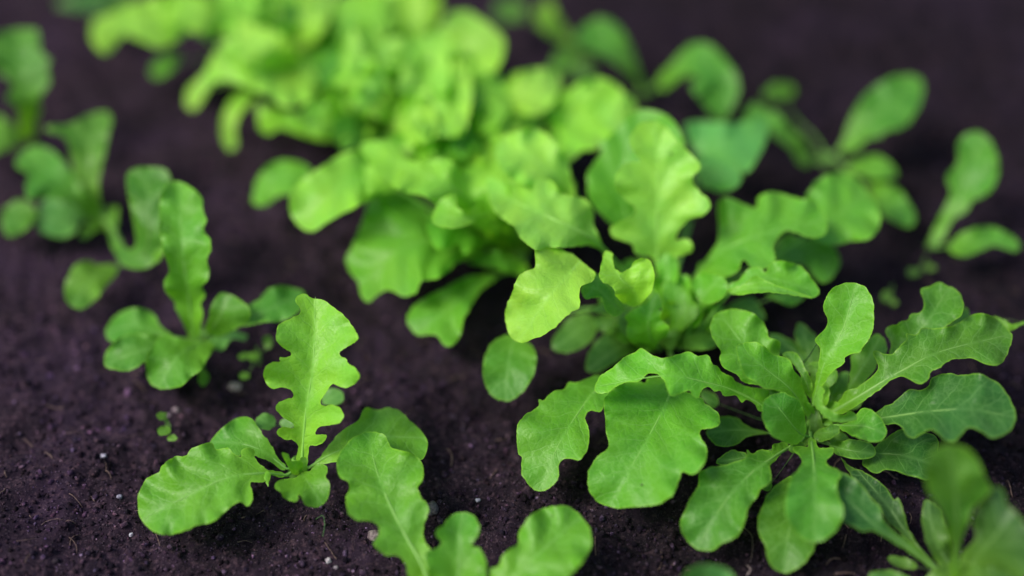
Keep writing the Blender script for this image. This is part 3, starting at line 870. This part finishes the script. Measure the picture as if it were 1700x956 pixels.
L(pg, 'S6', [(960,955),(990,935),(1050,928),(1120,945),(1160,975),(1100,1000),(1000,1000)],
  [(1330,985,.9),(1150,975,1.5),(975,955,1.4)], 'D', fold=.15, ribw=.4)

# ================================================================== plant H, centre
ph_ = plant((1093, 566), 'bright yellow-green lettuce in the middle with a tall lobed leaf standing up')
L(ph_, 'R3', [(810,960),(815,850),(790,780),(750,770),(715,760),(700,720),(650,700),(605,680),(600,645),(640,610),(700,590),(715,550),(680,520),(650,490),(620,450),(625,400),(660,350),(700,335),(740,330),(700,270),(690,220),(720,170),(760,145),(820,150),(860,170),(900,220),(940,260),(980,300),(1022,350),(1010,375),(985,400),(990,440),(1020,475),(1060,510),(1065,550),(1030,585),(970,600),(940,630),(910,670),(905,700),(950,690),(985,720),(980,750),(940,770),(900,785),(880,840),(865,960)],
  [(840,1000,2),(815,720,4.6),(820,450,6.8),(805,150,8.8)], 'Y', fold=.22, ruf=1.0)
L(ph_, 'R3', [(600,210),(640,160),(690,110),(770,88),(850,110),(900,150),(930,200),(950,280),(930,400),(800,600),(640,640),(540,560),(500,510),(490,400),(515,350),(560,280),(540,250)],
  [(800,900,1.5),(680,600,4),(650,380,5.6),(770,95,7.4)], 'M', fold=.2)
L(ph_, 'R6', [(1370,510),(1375,485),(1430,480),(1500,490),(1560,520),(1620,570),(1655,600),(1640,640),(1590,660),(1580,700),(1580,760),(1530,790),(1480,840),(1420,885),(1370,905),(1310,925),(1260,900),(1240,850),(1232,790),(1245,740),(1270,680),(1290,620),(1340,585),(1375,570)],
  [(1585,548,6.1),(1535,600,6.3),(1430,720,6.2),(1305,905,4.4)], 'Y', fold=.3, step=5, stem=False)
L(ph_, 'full', [(1004,417),(1017,420),(1017,434),(1028,452),(1045,445),(1056,431),(1074,429),(1084,442),(1086,470),(1075,493),(1054,509),(1033,502),(1022,491),(1018,478),(1001,468),(994,457),(998,440)],
  [(1062,512,4.6),(1050,480,5.8),(1032,465,6.4),(1010,425,6.4)], 'L', fold=.3, step=4, stem=False, ribw=.3)
L(ph_, 'S4', [(525,60),(540,30),(580,5),(620,40),(670,100),(690,150),(720,175),(700,205),(665,210),(630,180),(620,130),(580,125),(545,130),(520,100)],
  [(840,260,2.5),(690,170,4.6),(600,90,5.4),(530,80,5.0)], 'G', fold=.2, ribw=.5)
L(ph_, 'S4', [(570,170),(620,150),(680,160),(650,200),(560,190),(490,200)],
  [(840,300,2),(650,180,3.4),(500,200,3.4)], 'D', fold=.2, ribw=.5)
L(ph_, 'S4', [(760,180),(820,150),(860,100),(890,120),(900,170),(890,220),(930,260),(920,300),(880,330),(860,375),(820,370),(770,345),(735,310),(730,270),(740,240),(722,215)],
  [(885,370,1.2),(835,280,3.4),(850,120,4.6)], 'M', fold=.35, ruf=1.2, step=4)
L(ph_, 'S4', [(900,60),(950,40),(1000,80),(1030,130),(1060,160),(1060,210),(1020,250),(970,290),(930,270),(940,200),(900,140)],
  [(900,350,1),(970,230,2.6),(955,60,3.6)], 'M')
L(ph_, 'S4', [(1030,60),(1060,20),(1110,5),(1170,20),(1205,60),(1200,100),(1160,140),(1110,155),(1070,135),(1050,100)],
  [(1000,350,1.5),(1070,150,3.6),(1150,50,4.6)], 'M', fold=.2)
L(ph_, 'S5', [(300,170),(310,145),(350,130),(400,75),(450,65),(480,90),(500,50),(545,35),(600,45),(650,65),(690,110),(730,170),(725,200),(690,210),(640,200),(590,190),(520,180),(470,180),(420,185),(370,190),(330,193)],
  [(150,400,1.5),(300,200,4.4),(470,120,5.4),(700,170,5.2)], 'M', fold=.3, step=5)
L(ph_, 'S5', [(302,172),(330,160),(370,150),(405,120),(440,107),(470,122),(520,145),(600,172),(700,207),(640,203),(560,190),(470,184),(400,192),(340,194)],
  [(280,240,4.2),(340,182,5.4),(500,165,5.8),(690,205,5.6)], 'M', fold=.5, step=4, ruf=.3, stem=False, ribw=.15)
L(ph_, 'R3', [(1000,900),(1010,820),(1060,770),(1100,700),(1105,620),(1100,540),(1120,505),(1160,500),(1220,530),(1280,545),(1290,500),(1330,475),(1400,480),(1460,500),(1540,515),(1590,560),(1612,620),(1600,670),(1550,690),(1480,670),(1420,655),(1380,690),(1360,730),(1370,790),(1330,830),(1260,830),(1220,790),(1190,850),(1130,870),(1060,890)],
  [(900,980,1.5),(1080,780,3.8),(1280,680,5),(1590,605,5.4)], 'M', fold=.15)
L(ph_, 'full', [(1338,331),(1349,309),(1367,293),(1392,286),(1413,290),(1431,306),(1445,327),(1456,341),(1462,365),(1455,385),(1440,398),(1415,400),(1395,405),(1370,405),(1340,385)],
  [(1200,480,2),(1340,390,3.8),(1400,350,4.2),(1440,315,4.2)], 'M', fold=.12)
L(ph_, 'R3', [(1340,750),(1420,670),(1500,690),(1600,690),(1640,720),(1670,790),(1660,840),(1630,880),(1590,900),(1560,880),(1530,840),(1480,810),(1380,820)],
  [(1000,930,1),(1350,790,2.4),(1480,720,2.8),(1655,800,2.6)], 'G', fold=.12)
L(ph_, 'R3', [(950,160),(1050,145),(1200,150),(1290,120),(1330,140),(1330,220),(1290,310),(1240,385),(1200,370),(1100,320),(1000,290)],
  [(940,700,1.5),(1010,360,3),(1150,260,4),(1310,170,4)], 'S', fold=.2)
L(ph_, 'R3', [(1000,310),(1060,290),(1130,310),(1190,350),(1212,410),(1190,450),(1130,475),(1060,460),(1020,440),(1000,380)],
  [(950,700,1.5),(1030,450,3.6),(1180,380,4.6)], 'S', fold=.15)
L(ph_, 'S4', [(65,420),(80,370),(120,320),(170,300),(230,310),(290,350),(312,410),(295,490),(250,560),(190,605),(120,595),(80,550),(60,480)],
  [(320,240,1.8),(215,320,2.0),(180,450,2.0),(165,610,1.3)], 'G', fold=.1, ruf=.5)
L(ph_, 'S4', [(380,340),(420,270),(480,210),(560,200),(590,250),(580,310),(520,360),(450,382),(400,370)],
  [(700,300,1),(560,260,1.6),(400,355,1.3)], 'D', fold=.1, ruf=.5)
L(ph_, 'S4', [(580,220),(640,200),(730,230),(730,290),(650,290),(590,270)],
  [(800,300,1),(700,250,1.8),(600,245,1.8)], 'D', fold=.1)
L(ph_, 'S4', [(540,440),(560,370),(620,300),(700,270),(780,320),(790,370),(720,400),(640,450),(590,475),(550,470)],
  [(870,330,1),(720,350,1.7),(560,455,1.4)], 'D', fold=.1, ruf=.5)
L(ph_, 'S4', [(700,470),(620,480),(560,495),(500,520),(462,518),(440,550),(390,560),(345,600),(322,597),(320,630),(260,670),(225,710),(218,770),(225,850),(243,870),(240,937),(273,997),(323,1029),(373,1012),(413,967),(418,897),(453,875),(503,882),(538,857),(558,787),(553,727),(538,687),(558,652),(603,657),(633,627),(680,560),(720,500)],
  [(860,360,1),(700,460,1.8),(560,590,2.3),(420,800,2.3),(325,1020,1.3)], 'M', fold=.15, step=5, ruf=.8)
L(ph_, 'S4', [(828,496),(820,520),(790,515),(740,515),(690,535),(655,565),(630,590),(625,640),(632,690),(635,750),(648,800),(640,830),(590,870),(560,920),(548,970),(560,1030),(600,1080),(683,1107),(740,1103),(800,1100),(850,1095),(900,1080),(950,1040),(975,985),(990,940),(1040,950),(1080,920),(1105,870),(1105,820),(1080,780),(1075,745),(1110,735),(1160,725),(1167,690),(1150,650),(1100,620),(1080,590),(1000,560),(950,540),(900,500),(860,490)],
  [(940,400,1.3),(955,500,2.1),(915,620,2.7),(820,800,2.8),(720,970,2.3),(655,1095,1.5)], 'M', fold=.22, step=5, ruf=.9)
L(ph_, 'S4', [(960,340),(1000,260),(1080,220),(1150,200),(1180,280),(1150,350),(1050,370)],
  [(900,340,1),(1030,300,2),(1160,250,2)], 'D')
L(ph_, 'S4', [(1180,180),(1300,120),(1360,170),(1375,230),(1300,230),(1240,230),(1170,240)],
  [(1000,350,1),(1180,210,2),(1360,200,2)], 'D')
L(ph_, 'S4', [(1380,110),(1500,95),(1570,105),(1530,150),(1490,162),(1440,140)],
  [(1150,250,1),(1400,130,2.4),(1540,130,2.4)], 'G')
rf = np.random.RandomState(3)
for k in range(13):
    a = rf.uniform(0, 2 * math.pi)
    ln = rf.uniform(50, 110)
    ex, ey = 1110 + ln * 1.25 * math.cos(a), 500 + ln * .8 * math.sin(a)
    auto(ph_, [(1093, 556, .8), (1093 + (ex - 1093) * .5, 548 + (ey - 548) * .55, 1.9), (ex, ey, rf.uniform(1.6, 3.0))], rf.uniform(45, 70), rf.choice(['G', 'M', 'D']), seed=k, ribw=.6)

for (bx, by, ex, ey, z, w_, t_) in [(1098, 545, 1135, 455, 3.6, 52, 'M'), (1100, 548, 1178, 470, 3.2, 50, 'M'), (1092, 548, 1062, 520, 2.6, 40, 'G'),
        (1105, 550, 1205, 520, 2.4, 46, 'G'), (1096, 540, 1118, 500, 3.4, 40, 'L'), (1110, 545, 1160, 505, 2.8, 44, 'M'), (1100, 540, 1210, 455, 3.0, 50, 'G'),
        (1090, 540, 1110, 420, 4.2, 48, 'M'), (1085, 552, 1020, 545, 2.0, 42, 'G')]:
    auto(ph_, [(bx, by, 1.0), ((bx + ex) / 2 + 4, (by + ey) / 2, z * .75), (ex, ey, z)], w_, t_, lobes=.22, seed=int(ex + ey), ribw=.6, ruf=1.5)

# ================================================================== plant I, left of centre
pi_ = plant((862, 425), 'blurred spreading lettuce left of the middle with a broad leaf drooping over bare soil')
L(pi_, 'R6', [(55,270),(70,180),(110,110),(180,75),(260,80),(320,110),(330,150),(300,200),(230,230),(180,240),(110,285)],
  [(700,250,2),(320,150,2.8),(200,160,2.8),(70,240,2.2)], 'M', fold=.1)
L(pi_, 'R6', [(225,290),(235,220),(300,150),(380,100),(460,50),(540,25),(620,60),(660,130),(640,220),(560,280),(480,320),(400,365),(340,405),(290,395),(245,350)],
  [(1000,350,2.0),(620,170,4.6),(440,220,5.0),(290,370,4.2)], 'L', fold=.2)
A(pi_, 'R6', [(480,170),(560,100),(680,110),(760,140),(740,210),(620,230),(520,210)], (4.5, 6.0, 6.0), 'Y')
L(pi_, 'R6', [(560,0),(700,-20),(760,60),(850,80),(950,60),(1050,130),(1150,160),(1240,200),(1240,300),(1100,380),(950,300),(850,240),(760,220),(660,160),(600,80)],
  [(1200,430,2),(1050,250,5.2),(900,160,6.2),(660,60,5.6)], 'L', fold=.2, ruf=1.4)
L(pi_, 'R6', [(500,580),(490,530),(520,470),(550,400),(580,320),(600,250),(680,210),(800,230),(900,330),(1000,370),(1120,400),(1200,400),(1180,450),(1100,520),(1010,550),(960,600),(900,630),(840,640),(820,690),(760,710),(720,690),(680,680),(640,700),(600,735),(560,710),(550,650),(520,610)],
  [(1230,440,1.2),(1000,450,2.6),(780,470,3.4),(570,640,2.4)], 'M', fold=.12, ruf=1.2)
L(pi_, 'R6', [(775,820),(790,770),(850,720),(950,670),(1050,620),(1180,600),(1200,620),(1120,680),(1070,760),(1040,820),(1020,900),(980,940),(945,935),(910,890),(830,890),(790,860)],
  [(1300,580,1.0),(1150,630,1.6),(1000,740,2.2),(860,860,1.8)], 'M', fold=.12)
L(pi_, 'R6', [(1060,550),(1150,500),(1250,510),(1330,560),(1340,610),(1250,600),(1150,570)],
  [(1330,520,1),(1250,555,2.0),(1070,545,1.8)], 'M', fold=.12)
L(pi_, 'R6', [(890,350),(910,290),(940,250),(1000,230),(1010,290),(1060,315),(1100,285),(1130,270),(1125,320),(1070,370),(1000,390),(930,385)],
  [(1200,300,4),(1100,340,5.6),(1000,340,6.2),(920,320,6.0)], 'L', fold=.5, stem=False)
L(ph_, 'R6', [(1150,150),(1250,180),(1330,160),(1450,170),(1500,230),(1600,250),(1640,300),(1650,380),(1690,480),(1620,470),(1520,480),(1430,480),(1370,490),(1300,430),(1270,380),(1200,330),(1160,260)],
  [(1750,560,3),(1640,440,5.6),(1450,345,6.6),(1200,230,6.0)], 'Y', fold=.18, ribw=1.6, ruf=1.2)
L(pi_, 'R3', [(60,290),(100,220),(200,180),(280,190),(350,250),(400,330),(420,420),(435,520),(350,500),(250,460),(150,420),(90,370)],
  [(420,600,3.5),(380,450,5.6),(250,330,6.6),(90,260,6.4)], 'Y', fold=.2, ruf=1.2)
A(pi_, 'R3', [(-60,330),(40,300),(130,360),(200,480),(180,640),(60,660),(-60,600)], (3.5, 5.2, 5.2), 'L')
for k in range(26):
    a = rf.uniform(math.pi * .45, math.pi * 1.75)
    ln = rf.uniform(70, 200)
    ex, ey = 862 + ln * 1.0 * math.cos(a), 410 - ln * .85 * abs(math.sin(a)) + (20 if math.sin(a) < 0 else 0)
    if ey > 365 or ex < 640: continue
    auto(pi_, [(862, 416, .8), (862 + (ex - 862) * .5, 405 + (ey - 405) * .6, 2.8), (ex, ey, rf.uniform(2.4, 4.6))], rf.uniform(60, 90), rf.choice(['L', 'M', 'G']), seed=40 + k, ribw=.7, ruf=1.3)

# ================================================================== plant J, top middle
pj = plant((700, 215), 'dense bright lettuce clump at the top middle, strongly blurred')
for out, z, t in [
    ([(950,100),(980,60),(1050,50),(1110,80),(1180,130),(1230,190),(1220,270),(1180,340),(1080,320),(1000,280),(920,250),(880,180)], (4.5,6.5,7), 'Y'),
    ([(600,-60),(900,-60),(930,60),(880,140),(800,200),(700,180),(660,90)], (4,6,7), 'L'),
    ([(440,0),(640,-40),(690,100),(640,250),(560,340),(480,300),(460,150)], (4,6,6), 'L'),
    ([(640,210),(760,170),(880,200),(920,300),(880,360),(780,400),(700,390),(650,300)], (4,6.4,7), 'Y'),
    ([(980,300),(1060,260),(1180,330),(1230,400),(1260,500),(1180,600),(1050,640),(960,560),(1000,450)], (3.5,5.4,5.4), 'L'),
    ([(770,440),(860,410),(950,430),(960,520),(900,600),(800,580),(740,520)], (4.5,6.6,6.6), 'Y'),
    ([(480,250),(560,280),(650,350),(730,450),(750,550),(650,560),(560,500),(460,400)], (5,6.6,6.6), 'Y'),
    ([(1190,420),(1280,340),(1450,320),(1490,380),(1460,480),(1380,540),(1300,530),(1220,520)], (4,5.8,6), 'Y'),
    ([(1440,620),(1470,480),(1560,400),(1650,360),(1760,400),(1800,500),(1720,640),(1640,690),(1520,720),(1470,700)], (4,5.6,6), 'L'),
    ([(1560,620),(1620,500),(1720,420),(1830,460),(1850,560),(1800,640),(1700,680),(1600,700)], (4,6,6.2), 'Y'),
    ([(980,720),(1000,640),(1100,600),(1200,640),(1230,700),(1150,760),(1060,760)], (3.5,5.2,5.4), 'L'),
    ([(820,640),(960,620),(1000,700),(980,760),(880,740),(760,720)], (4,5.2,5.4), 'Y'),
    ([(1150,560),(1260,540),(1290,560),(1230,620),(1190,660),(1100,640)], (4,5.0,5.4), 'Y'),
    ([(420,500),(560,500),(700,540),(730,600),(640,600),(540,620),(440,560)], (3,4.2,4.2), 'M'),
]:
    A(pj, 'R2', out, z, t, ruf=1.3)
for k in range(44):
    a = rf.uniform(0, 2 * math.pi)
    ln = rf.uniform(60, 210)
    ex, ey = 690 + ln * math.cos(a), 190 - ln * .9 * math.sin(a)
    if ey > 255 or (ex > 790 and ey < 120) or (ex > 830 and ey < 150) or (ex < 640 and ey > 225) or ex > 900: continue
    auto(pj, [(700, 206, .8), (700 + (ex - 700) * .5, 196 + (ey - 196) * .55, 3.2), (ex, ey, rf.uniform(2.6, 5.0))], rf.uniform(60, 95), rf.choice(['L', 'M', 'G', 'G']), seed=90 + k, ribw=.7, ruf=1.4)

for k in range(10):
    ex, ey = rf.uniform(560, 860), rf.uniform(60, 235)
    if (ex > 800 and ey < 110): continue
    a = math.atan2(ey - 190, ex - 700) + rf.uniform(-.9, .9)
    ln = rf.uniform(60, 95)
    bx, by = ex - ln * math.cos(a), ey - ln * math.sin(a)
    auto(pj, [(bx, by, 3.4), ((bx + ex) / 2 + 6, (by + ey) / 2, 5.2), (ex, ey, 5.6)], rf.uniform(80, 115), rf.choice(['Y', 'Y', 'Y']), lobes=.16, seed=300 + k, ribw=.7, ruf=2.0, stem=True)

for k in range(20):
    px_, py_ = rf.uniform(640, 960), rf.uniform(120, 330)
    if (px_ > 850 and py_ < 150) or (px_ < 720 and py_ > 270): continue
    a = rf.uniform(0, 2 * math.pi); ln = rf.uniform(35, 55)
    zz = rf.uniform(3.6, 4.8)
    par = pi_ if py_ > 230 else pj
    auto(par, [(px_ - ln * math.cos(a), py_ - ln * math.sin(a), zz - 1.2), (px_, py_, zz), (px_ + ln * .8 * math.cos(a), py_ + ln * .8 * math.sin(a), zz + .3)], rf.uniform(46, 66), rf.choice(['L', 'M', 'M', 'Y']), lobes=.28, seed=400 + k, ribw=.6, ruf=2.2, stem=False)

# ================================================================== plant K, top left of the row
pk = plant((480, 110), 'farthest bright lettuce at the top, left end of the dense row')
for out, z, t in [
    ([(430,190),(435,100),(520,60),(600,20),(700,-10),(850,-40),(1000,0),(1050,120),(1000,200),(900,150),(850,170),(760,225),(650,190),(580,160),(540,210),(490,255)], (4,6,5), 'L'),
    ([(260,20),(380,-40),(600,-60),(560,50),(420,60),(300,40)], (2,3.2,3), 'D'),
    ([(700,340),(720,290),(790,250),(840,250),(810,320),(740,365)], (2,2.6,2), 'M'),
    ([(990,260),(1050,190),(1200,200),(1350,240),(1450,300),(1480,400),(1430,480),(1330,500),(1250,450),(1150,410),(1050,375),(970,400),(920,430),(960,340)], (4,6,5), 'Y'),
    ([(1000,-40),(1250,-40),(1300,60),(1290,150),(1200,200),(1080,160),(1020,60)], (4,6,6), 'L'),
    ([(1400,-60),(1560,-60),(1540,40),(1500,160),(1400,220),(1320,170),(1400,100)], (4,6,6), 'Y'),
    ([(700,20),(880,-30),(1050,0),(1100,110),(960,160),(800,110)], (5,7,6), 'L'),
    ([(1050,100),(1250,130),(1350,200),(1400,300),(1250,330),(1100,280)], (5,7,6), 'Y'),
]:
    A(pk, 'R1', out, z, t, ruf=1.4)
L(pk, 'R1', [(870,490),(870,430),(930,360),(1000,320),(1030,350),(980,410),(930,490),(895,515)],
  [(1250,300,2),(1010,340,4),(900,490,2.6)], 'Y', ruf=.5)
L(pk, 'R1', [(1030,620),(1040,540),(1080,460),(1150,410),(1200,440),(1130,520),(1100,600),(1105,680),(1065,700)],
  [(1300,350,2),(1160,430,3.2),(1075,560,2.8),(1080,690,1.8)], 'L', ruf=.5)
L(pk, 'R1', [(1210,600),(1205,490),(1260,500),(1350,520),(1500,530),(1680,580),(1700,640),(1550,660),(1430,640),(1320,600),(1250,625)],
  [(1700,600,2),(1500,590,3.0),(1230,560,3.2)], 'L', ruf=.8)
for k in range(46):
    a = rf.uniform(0, 2 * math.pi)
    ln = rf.uniform(50, 240)
    ex, ey = 480 + ln * math.cos(a), 100 - ln * .8 * math.sin(a)
    if ey > 165 + max(0, (ex - 470)) * .3 or ex < 330 or (ex < 420 and ey > 60): continue
    auto(pk, [(480, 105, .8), (480 + (ex - 480) * .5, 98 + (ey - 98) * .55, 3.2), (ex, ey, rf.uniform(2.6, 5.0))], rf.uniform(60, 95), rf.choice(['L', 'M', 'G', 'G']), seed=190 + k, ribw=.7, ruf=1.4)

# ================================================================== plants L, M, N behind on the right
pl0 = plant((958, 92), 'small dim seedling lettuce at the top, right of the dense clump', tone='G', r=.003)
A(pl0, 'R2', [(1380,110),(1375,40),(1430,5),(1470,50),(1510,120),(1560,200),(1500,200),(1430,160)], (1.5, 2.6, 3.4), 'L')
A(pl0, 'R2', [(1180,40),(1220,0),(1310,10),(1330,70),(1280,100),(1210,90)], (1.5, 2.2, 2.2), 'D')
A(pl0, 'R2', [(1440,330),(1480,240),(1540,210),(1560,260),(1510,330)], (1, 1.8, 1.8), 'G')
A(pl0, 'R2', [(1500,330),(1560,260),(1640,300),(1640,360),(1560,380)], (1, 1.6, 1.6), 'K')
pl = plant((1065, 165), 'blurred young lettuce at the top right with a leaf arching over like a hook')
L(pl, 'full', [(955,62),(975,38),(1005,30),(1030,48),(1048,80),(1060,115),(1068,140),(1050,130),(1020,105),(990,88),(965,78)],
  [(1068,150,1.4),(1040,95,3.2),(970,58,4)], 'G')
L(pl, 'R4', [(-20,370),(50,290),(110,225),(170,200),(230,215),(290,275),(345,350),(355,430),(325,500),(280,565),(230,530),(170,460),(130,400),(170,370),(120,350),(60,380),(0,420)],
  [(-60,430,1.2),(60,320,3.0),(180,270,4.2),(270,350,4.2),(290,530,3.0)], 'G')
pm = plant((1363, 276), 'small blurred seedling lettuce on bare soil upper right, leaves spread low in all directions', tone='G', r=.003)
L(pm, 'R4', [(830,700),(850,630),(880,550),(930,460),(1000,400),(1070,360),(1150,350),(1205,370),(1215,430),(1190,510),(1130,590),(1050,610),(1010,640),(950,650),(920,690),(860,710)],
  [(750,770,.8),(900,620,2.4),(1030,500,3.4),(1195,375,4)], 'G', fold=.2)
A(pm, 'R4', [(860,785),(920,740),(990,725),(1050,750),(1090,800),(1080,830),(1000,838),(930,820)], (1, 1.8, 1.8), 'G')
A(pm, 'R4', [(970,870),(1030,850),(1100,880),(1140,930),(1170,980),(1180,1030),(1150,1060),(1090,1040),(1020,1000),(980,940)], (1, 1.8, 1.6), 'G')
A(pm, 'R4', [(380,550),(420,480),(480,510),(540,530),(590,590),(650,640),(685,700),(685,770),(640,765),(590,690),(520,640),(490,600),(400,590)], (1, 2.6, 3), 'G')
A(pm, 'R4', [(470,440),(510,395),(590,390),(615,435),(570,468),(500,465)], (1, 2.2, 2.4), 'G')
pn = plant((1548, 408), 'small blurred seedling lettuce near the right edge with one tall spoon leaf', tone='G', r=.003)
L(pn, 'full', [(1546,402),(1552,375),(1568,345),(1578,320),(1572,292),(1590,270),(1590,240),(1605,222),(1628,220),(1648,240),(1658,275),(1652,305),(1635,325),(1615,333),(1605,350),(1582,365),(1562,402)],
  [(1550,408,.9),(1585,340,2.2),(1610,285,3.2),(1628,222,4.2)], 'G', fold=.2)
L(pn, 'full', [(1575,410),(1600,385),(1640,376),(1675,388),(1692,405),(1685,418),(1650,408),(1610,424),(1588,424)],
  [(1550,412,.8),(1600,405,1.6),(1680,402,1.8)], 'G', fold=.2)

# ================================================================== tiny weed seedlings
def seedling(crown, leaves, label, tone='D'):
    p = plant(crown, label, 'seedling', 'weed_seedling', None, r=.0009, tone=tone)
    for (x, y, rx, ry, z) in leaves:
        a = np.linspace(0, 2 * math.pi, 9, endpoint=False)
        o = np.stack([x + rx * np.cos(a), y + ry * np.sin(a)], 1)
        c = np.array(crown, float); d = np.array([x, y]) - c
        d = d / (np.linalg.norm(d) + 1e-6)
        rib = np.array([[x - d[0] * rx, y - d[1] * ry, z * .8], [x, y, z], [x + d[0] * rx * .95, y + d[1] * ry * .95, z]])
        leaf(p, o, rib, tone, fold=.15, ruf=.3, step=4, ribw=.5)
    return p
seedling((478, 720), [(441, 700, 17, 14, 1.4), (552, 659, 19, 15, 1.5), (478, 702, 13, 10, 1.2), (522, 655, 12, 9, 1.0)],
         'dark green weed seedling with round leaves right behind the tall lobed leaf', 'T')
seedling((278, 712), [(269, 690, 9, 7, .9), (272, 715, 11, 8, .8), (286, 727, 8, 6, .7)],
         'tiny three-leaved seedling alone on bare soil left of the front lettuce', 'D')
seedling((430, 600), [(420, 592, 10, 7, .9), (444, 568, 8, 11, 1.2), (405, 624, 9, 6, .8), (404, 591, 8, 6, .7)],
         'tiny seedling on the soil beside the pale pinkish pebble', 'D')
seedling((338, 622), [(338, 628, 9, 13, .9), (330, 615, 7, 6, .8)],
         'tiny dark seedling under the leaves of the blurred jagged lettuce', 'D')
seedling((1530, 448), [(1516, 452, 11, 7, .8), (1545, 444, 9, 6, .8)], 'tiny blurred seedling on dark soil below the right edge seedlings', 'K')
seedling((1475, 496), [(1472, 492, 10, 9, .8), (1484, 503, 6, 5, .7)], 'tiny blurred seedling behind the top of the big right rosette', 'K')

# ================================================================== pebbles and fibres
def pebble(px, r, col, label, name='pebble', cat='pebble', seed=0, flat=.75):
    rs = np.random.RandomState(seed)
    import bmesh
    bm = bmesh.new()
    bmesh.ops.create_icosphere(bm, subdivisions=3, radius=1)
    v = np.array([x.co[:] for x in bm.verts]); bm.verts.index_update()
    f = np.array([[q.index for q in p.verts] for p in bm.faces]); bm.free()
    k = rs.randn(5, 3); ph = rs.uniform(0, 6, 5)
    g = 1 + sum((.13, .11, .10, .08, .07)[i] * np.sin(v @ (k[i] * (1.8 + 1.3 * i)) + ph[i]) for i in range(5))
    v = v * g[:, None] * r * np.array([1, rs.uniform(.7, 1), flat])
    p = at_z(np.array(px, float), .002)
    o = mesh_obj(name, v, f, M_STONE)
    o.location = (p[0], p[1], float(soil_height(p[0:1], p[1:2])[0]) + r * flat * .45)
    o.color = (*col, 1)
    o['label'] = label; o['category'] = cat
    return o
pebble((388, 632), .0023, (.62, .52, .48), 'pale pinkish round pebble on the soil behind the front left lettuce', seed=1)
pebble((172, 759), .0013, (.6, .6, .75), 'small white pebble on the soil left of the big front leaf', seed=2)
pebble((290, 669), .0016, (.32, .25, .30), 'greyish pebble just behind the tiny three-leaved seedling', seed=3)
pebble((278, 677), .0012, (.30, .24, .30), 'smaller grey pebble touching the greyish one near the three-leaved seedling', seed=4)
pebble((543, 919), .0013, (.66, .64, .66), 'bright white grit stone on the soil in front of the small curled leaf', seed=5)
pebble((556, 932), .0009, (.36, .33, .37), 'light grey grit stone beside the bright white one at the bottom', seed=6)
pebble((793, 819), .0010, (.45, .46, .58), 'pale bluish chip of stone on dark soil between the front plants', seed=7)
pebble((213, 872), .0009, (.5, .5, .6), 'small pale chip on the soil near the tip of the left front leaf', seed=8)
pebble((715, 832), .0032, (.16, .13, .155), 'rough grey clod of soil at the right edge of the long pale-ribbed leaf', 'soil_clod', 'clod', seed=9)
pebble((622, 878), .0026, (.20, .16, .17), 'rough clod of soil peeking out at the left edge of the long pale-ribbed leaf', 'soil_clod', 'clod', seed=10)
pebble((197, 820), .0010, (.30, .30, .40), 'tiny bluish pebble beside the left tip of the big front leaf', seed=12)

def fibre(pts, r, col, label, name='root_fibre', cat='root fibre'):
    P = np.array([at_z(np.array(p[:2], float), p[2] * .01) for p in pts])
    P = catmull(P, 8)
    base = np.array([P[0][0], P[0][1], 0])
    t = np.linspace(0, 1, len(P))
    co, f = tube(P - base, r * (1 - .6 * t), 6)
    o = mesh_obj(name, co, f, M_STONE)
    o.location = base; o.color = (*col, 1)
    o['label'] = label; o['category'] = cat
    return o
fibre([(536, 890, .2), (539, 872, .6), (536, 856, .8), (524, 862, .5)], .00035, (.05, .13, .04), 'thin green grass sprout below the small curled leaf of the front plant', 'grass_sprout', 'grass sprout')
fibre([(1236, 876, .4), (1248, 890, .7), (1249, 918, .5), (1244, 935, .2)], .00022, (.12, .09, .08), 'thin curved brown root hair on the soil under the right rosette')
fibre([(1322, 612, 2.6), (1340, 595, 3.6), (1356, 570, 4.6)], .0005, (.05, .16, .03), 'thin dark green grass stalk crossing behind the upright spoon leaf', 'grass_stalk', 'grass stalk')
fibre([(1240, 955, .3), (1246, 945, .5), (1240, 938, .3)], .0003, (.35, .28, .28), 'short pale twist of root at the bottom edge of the photo')
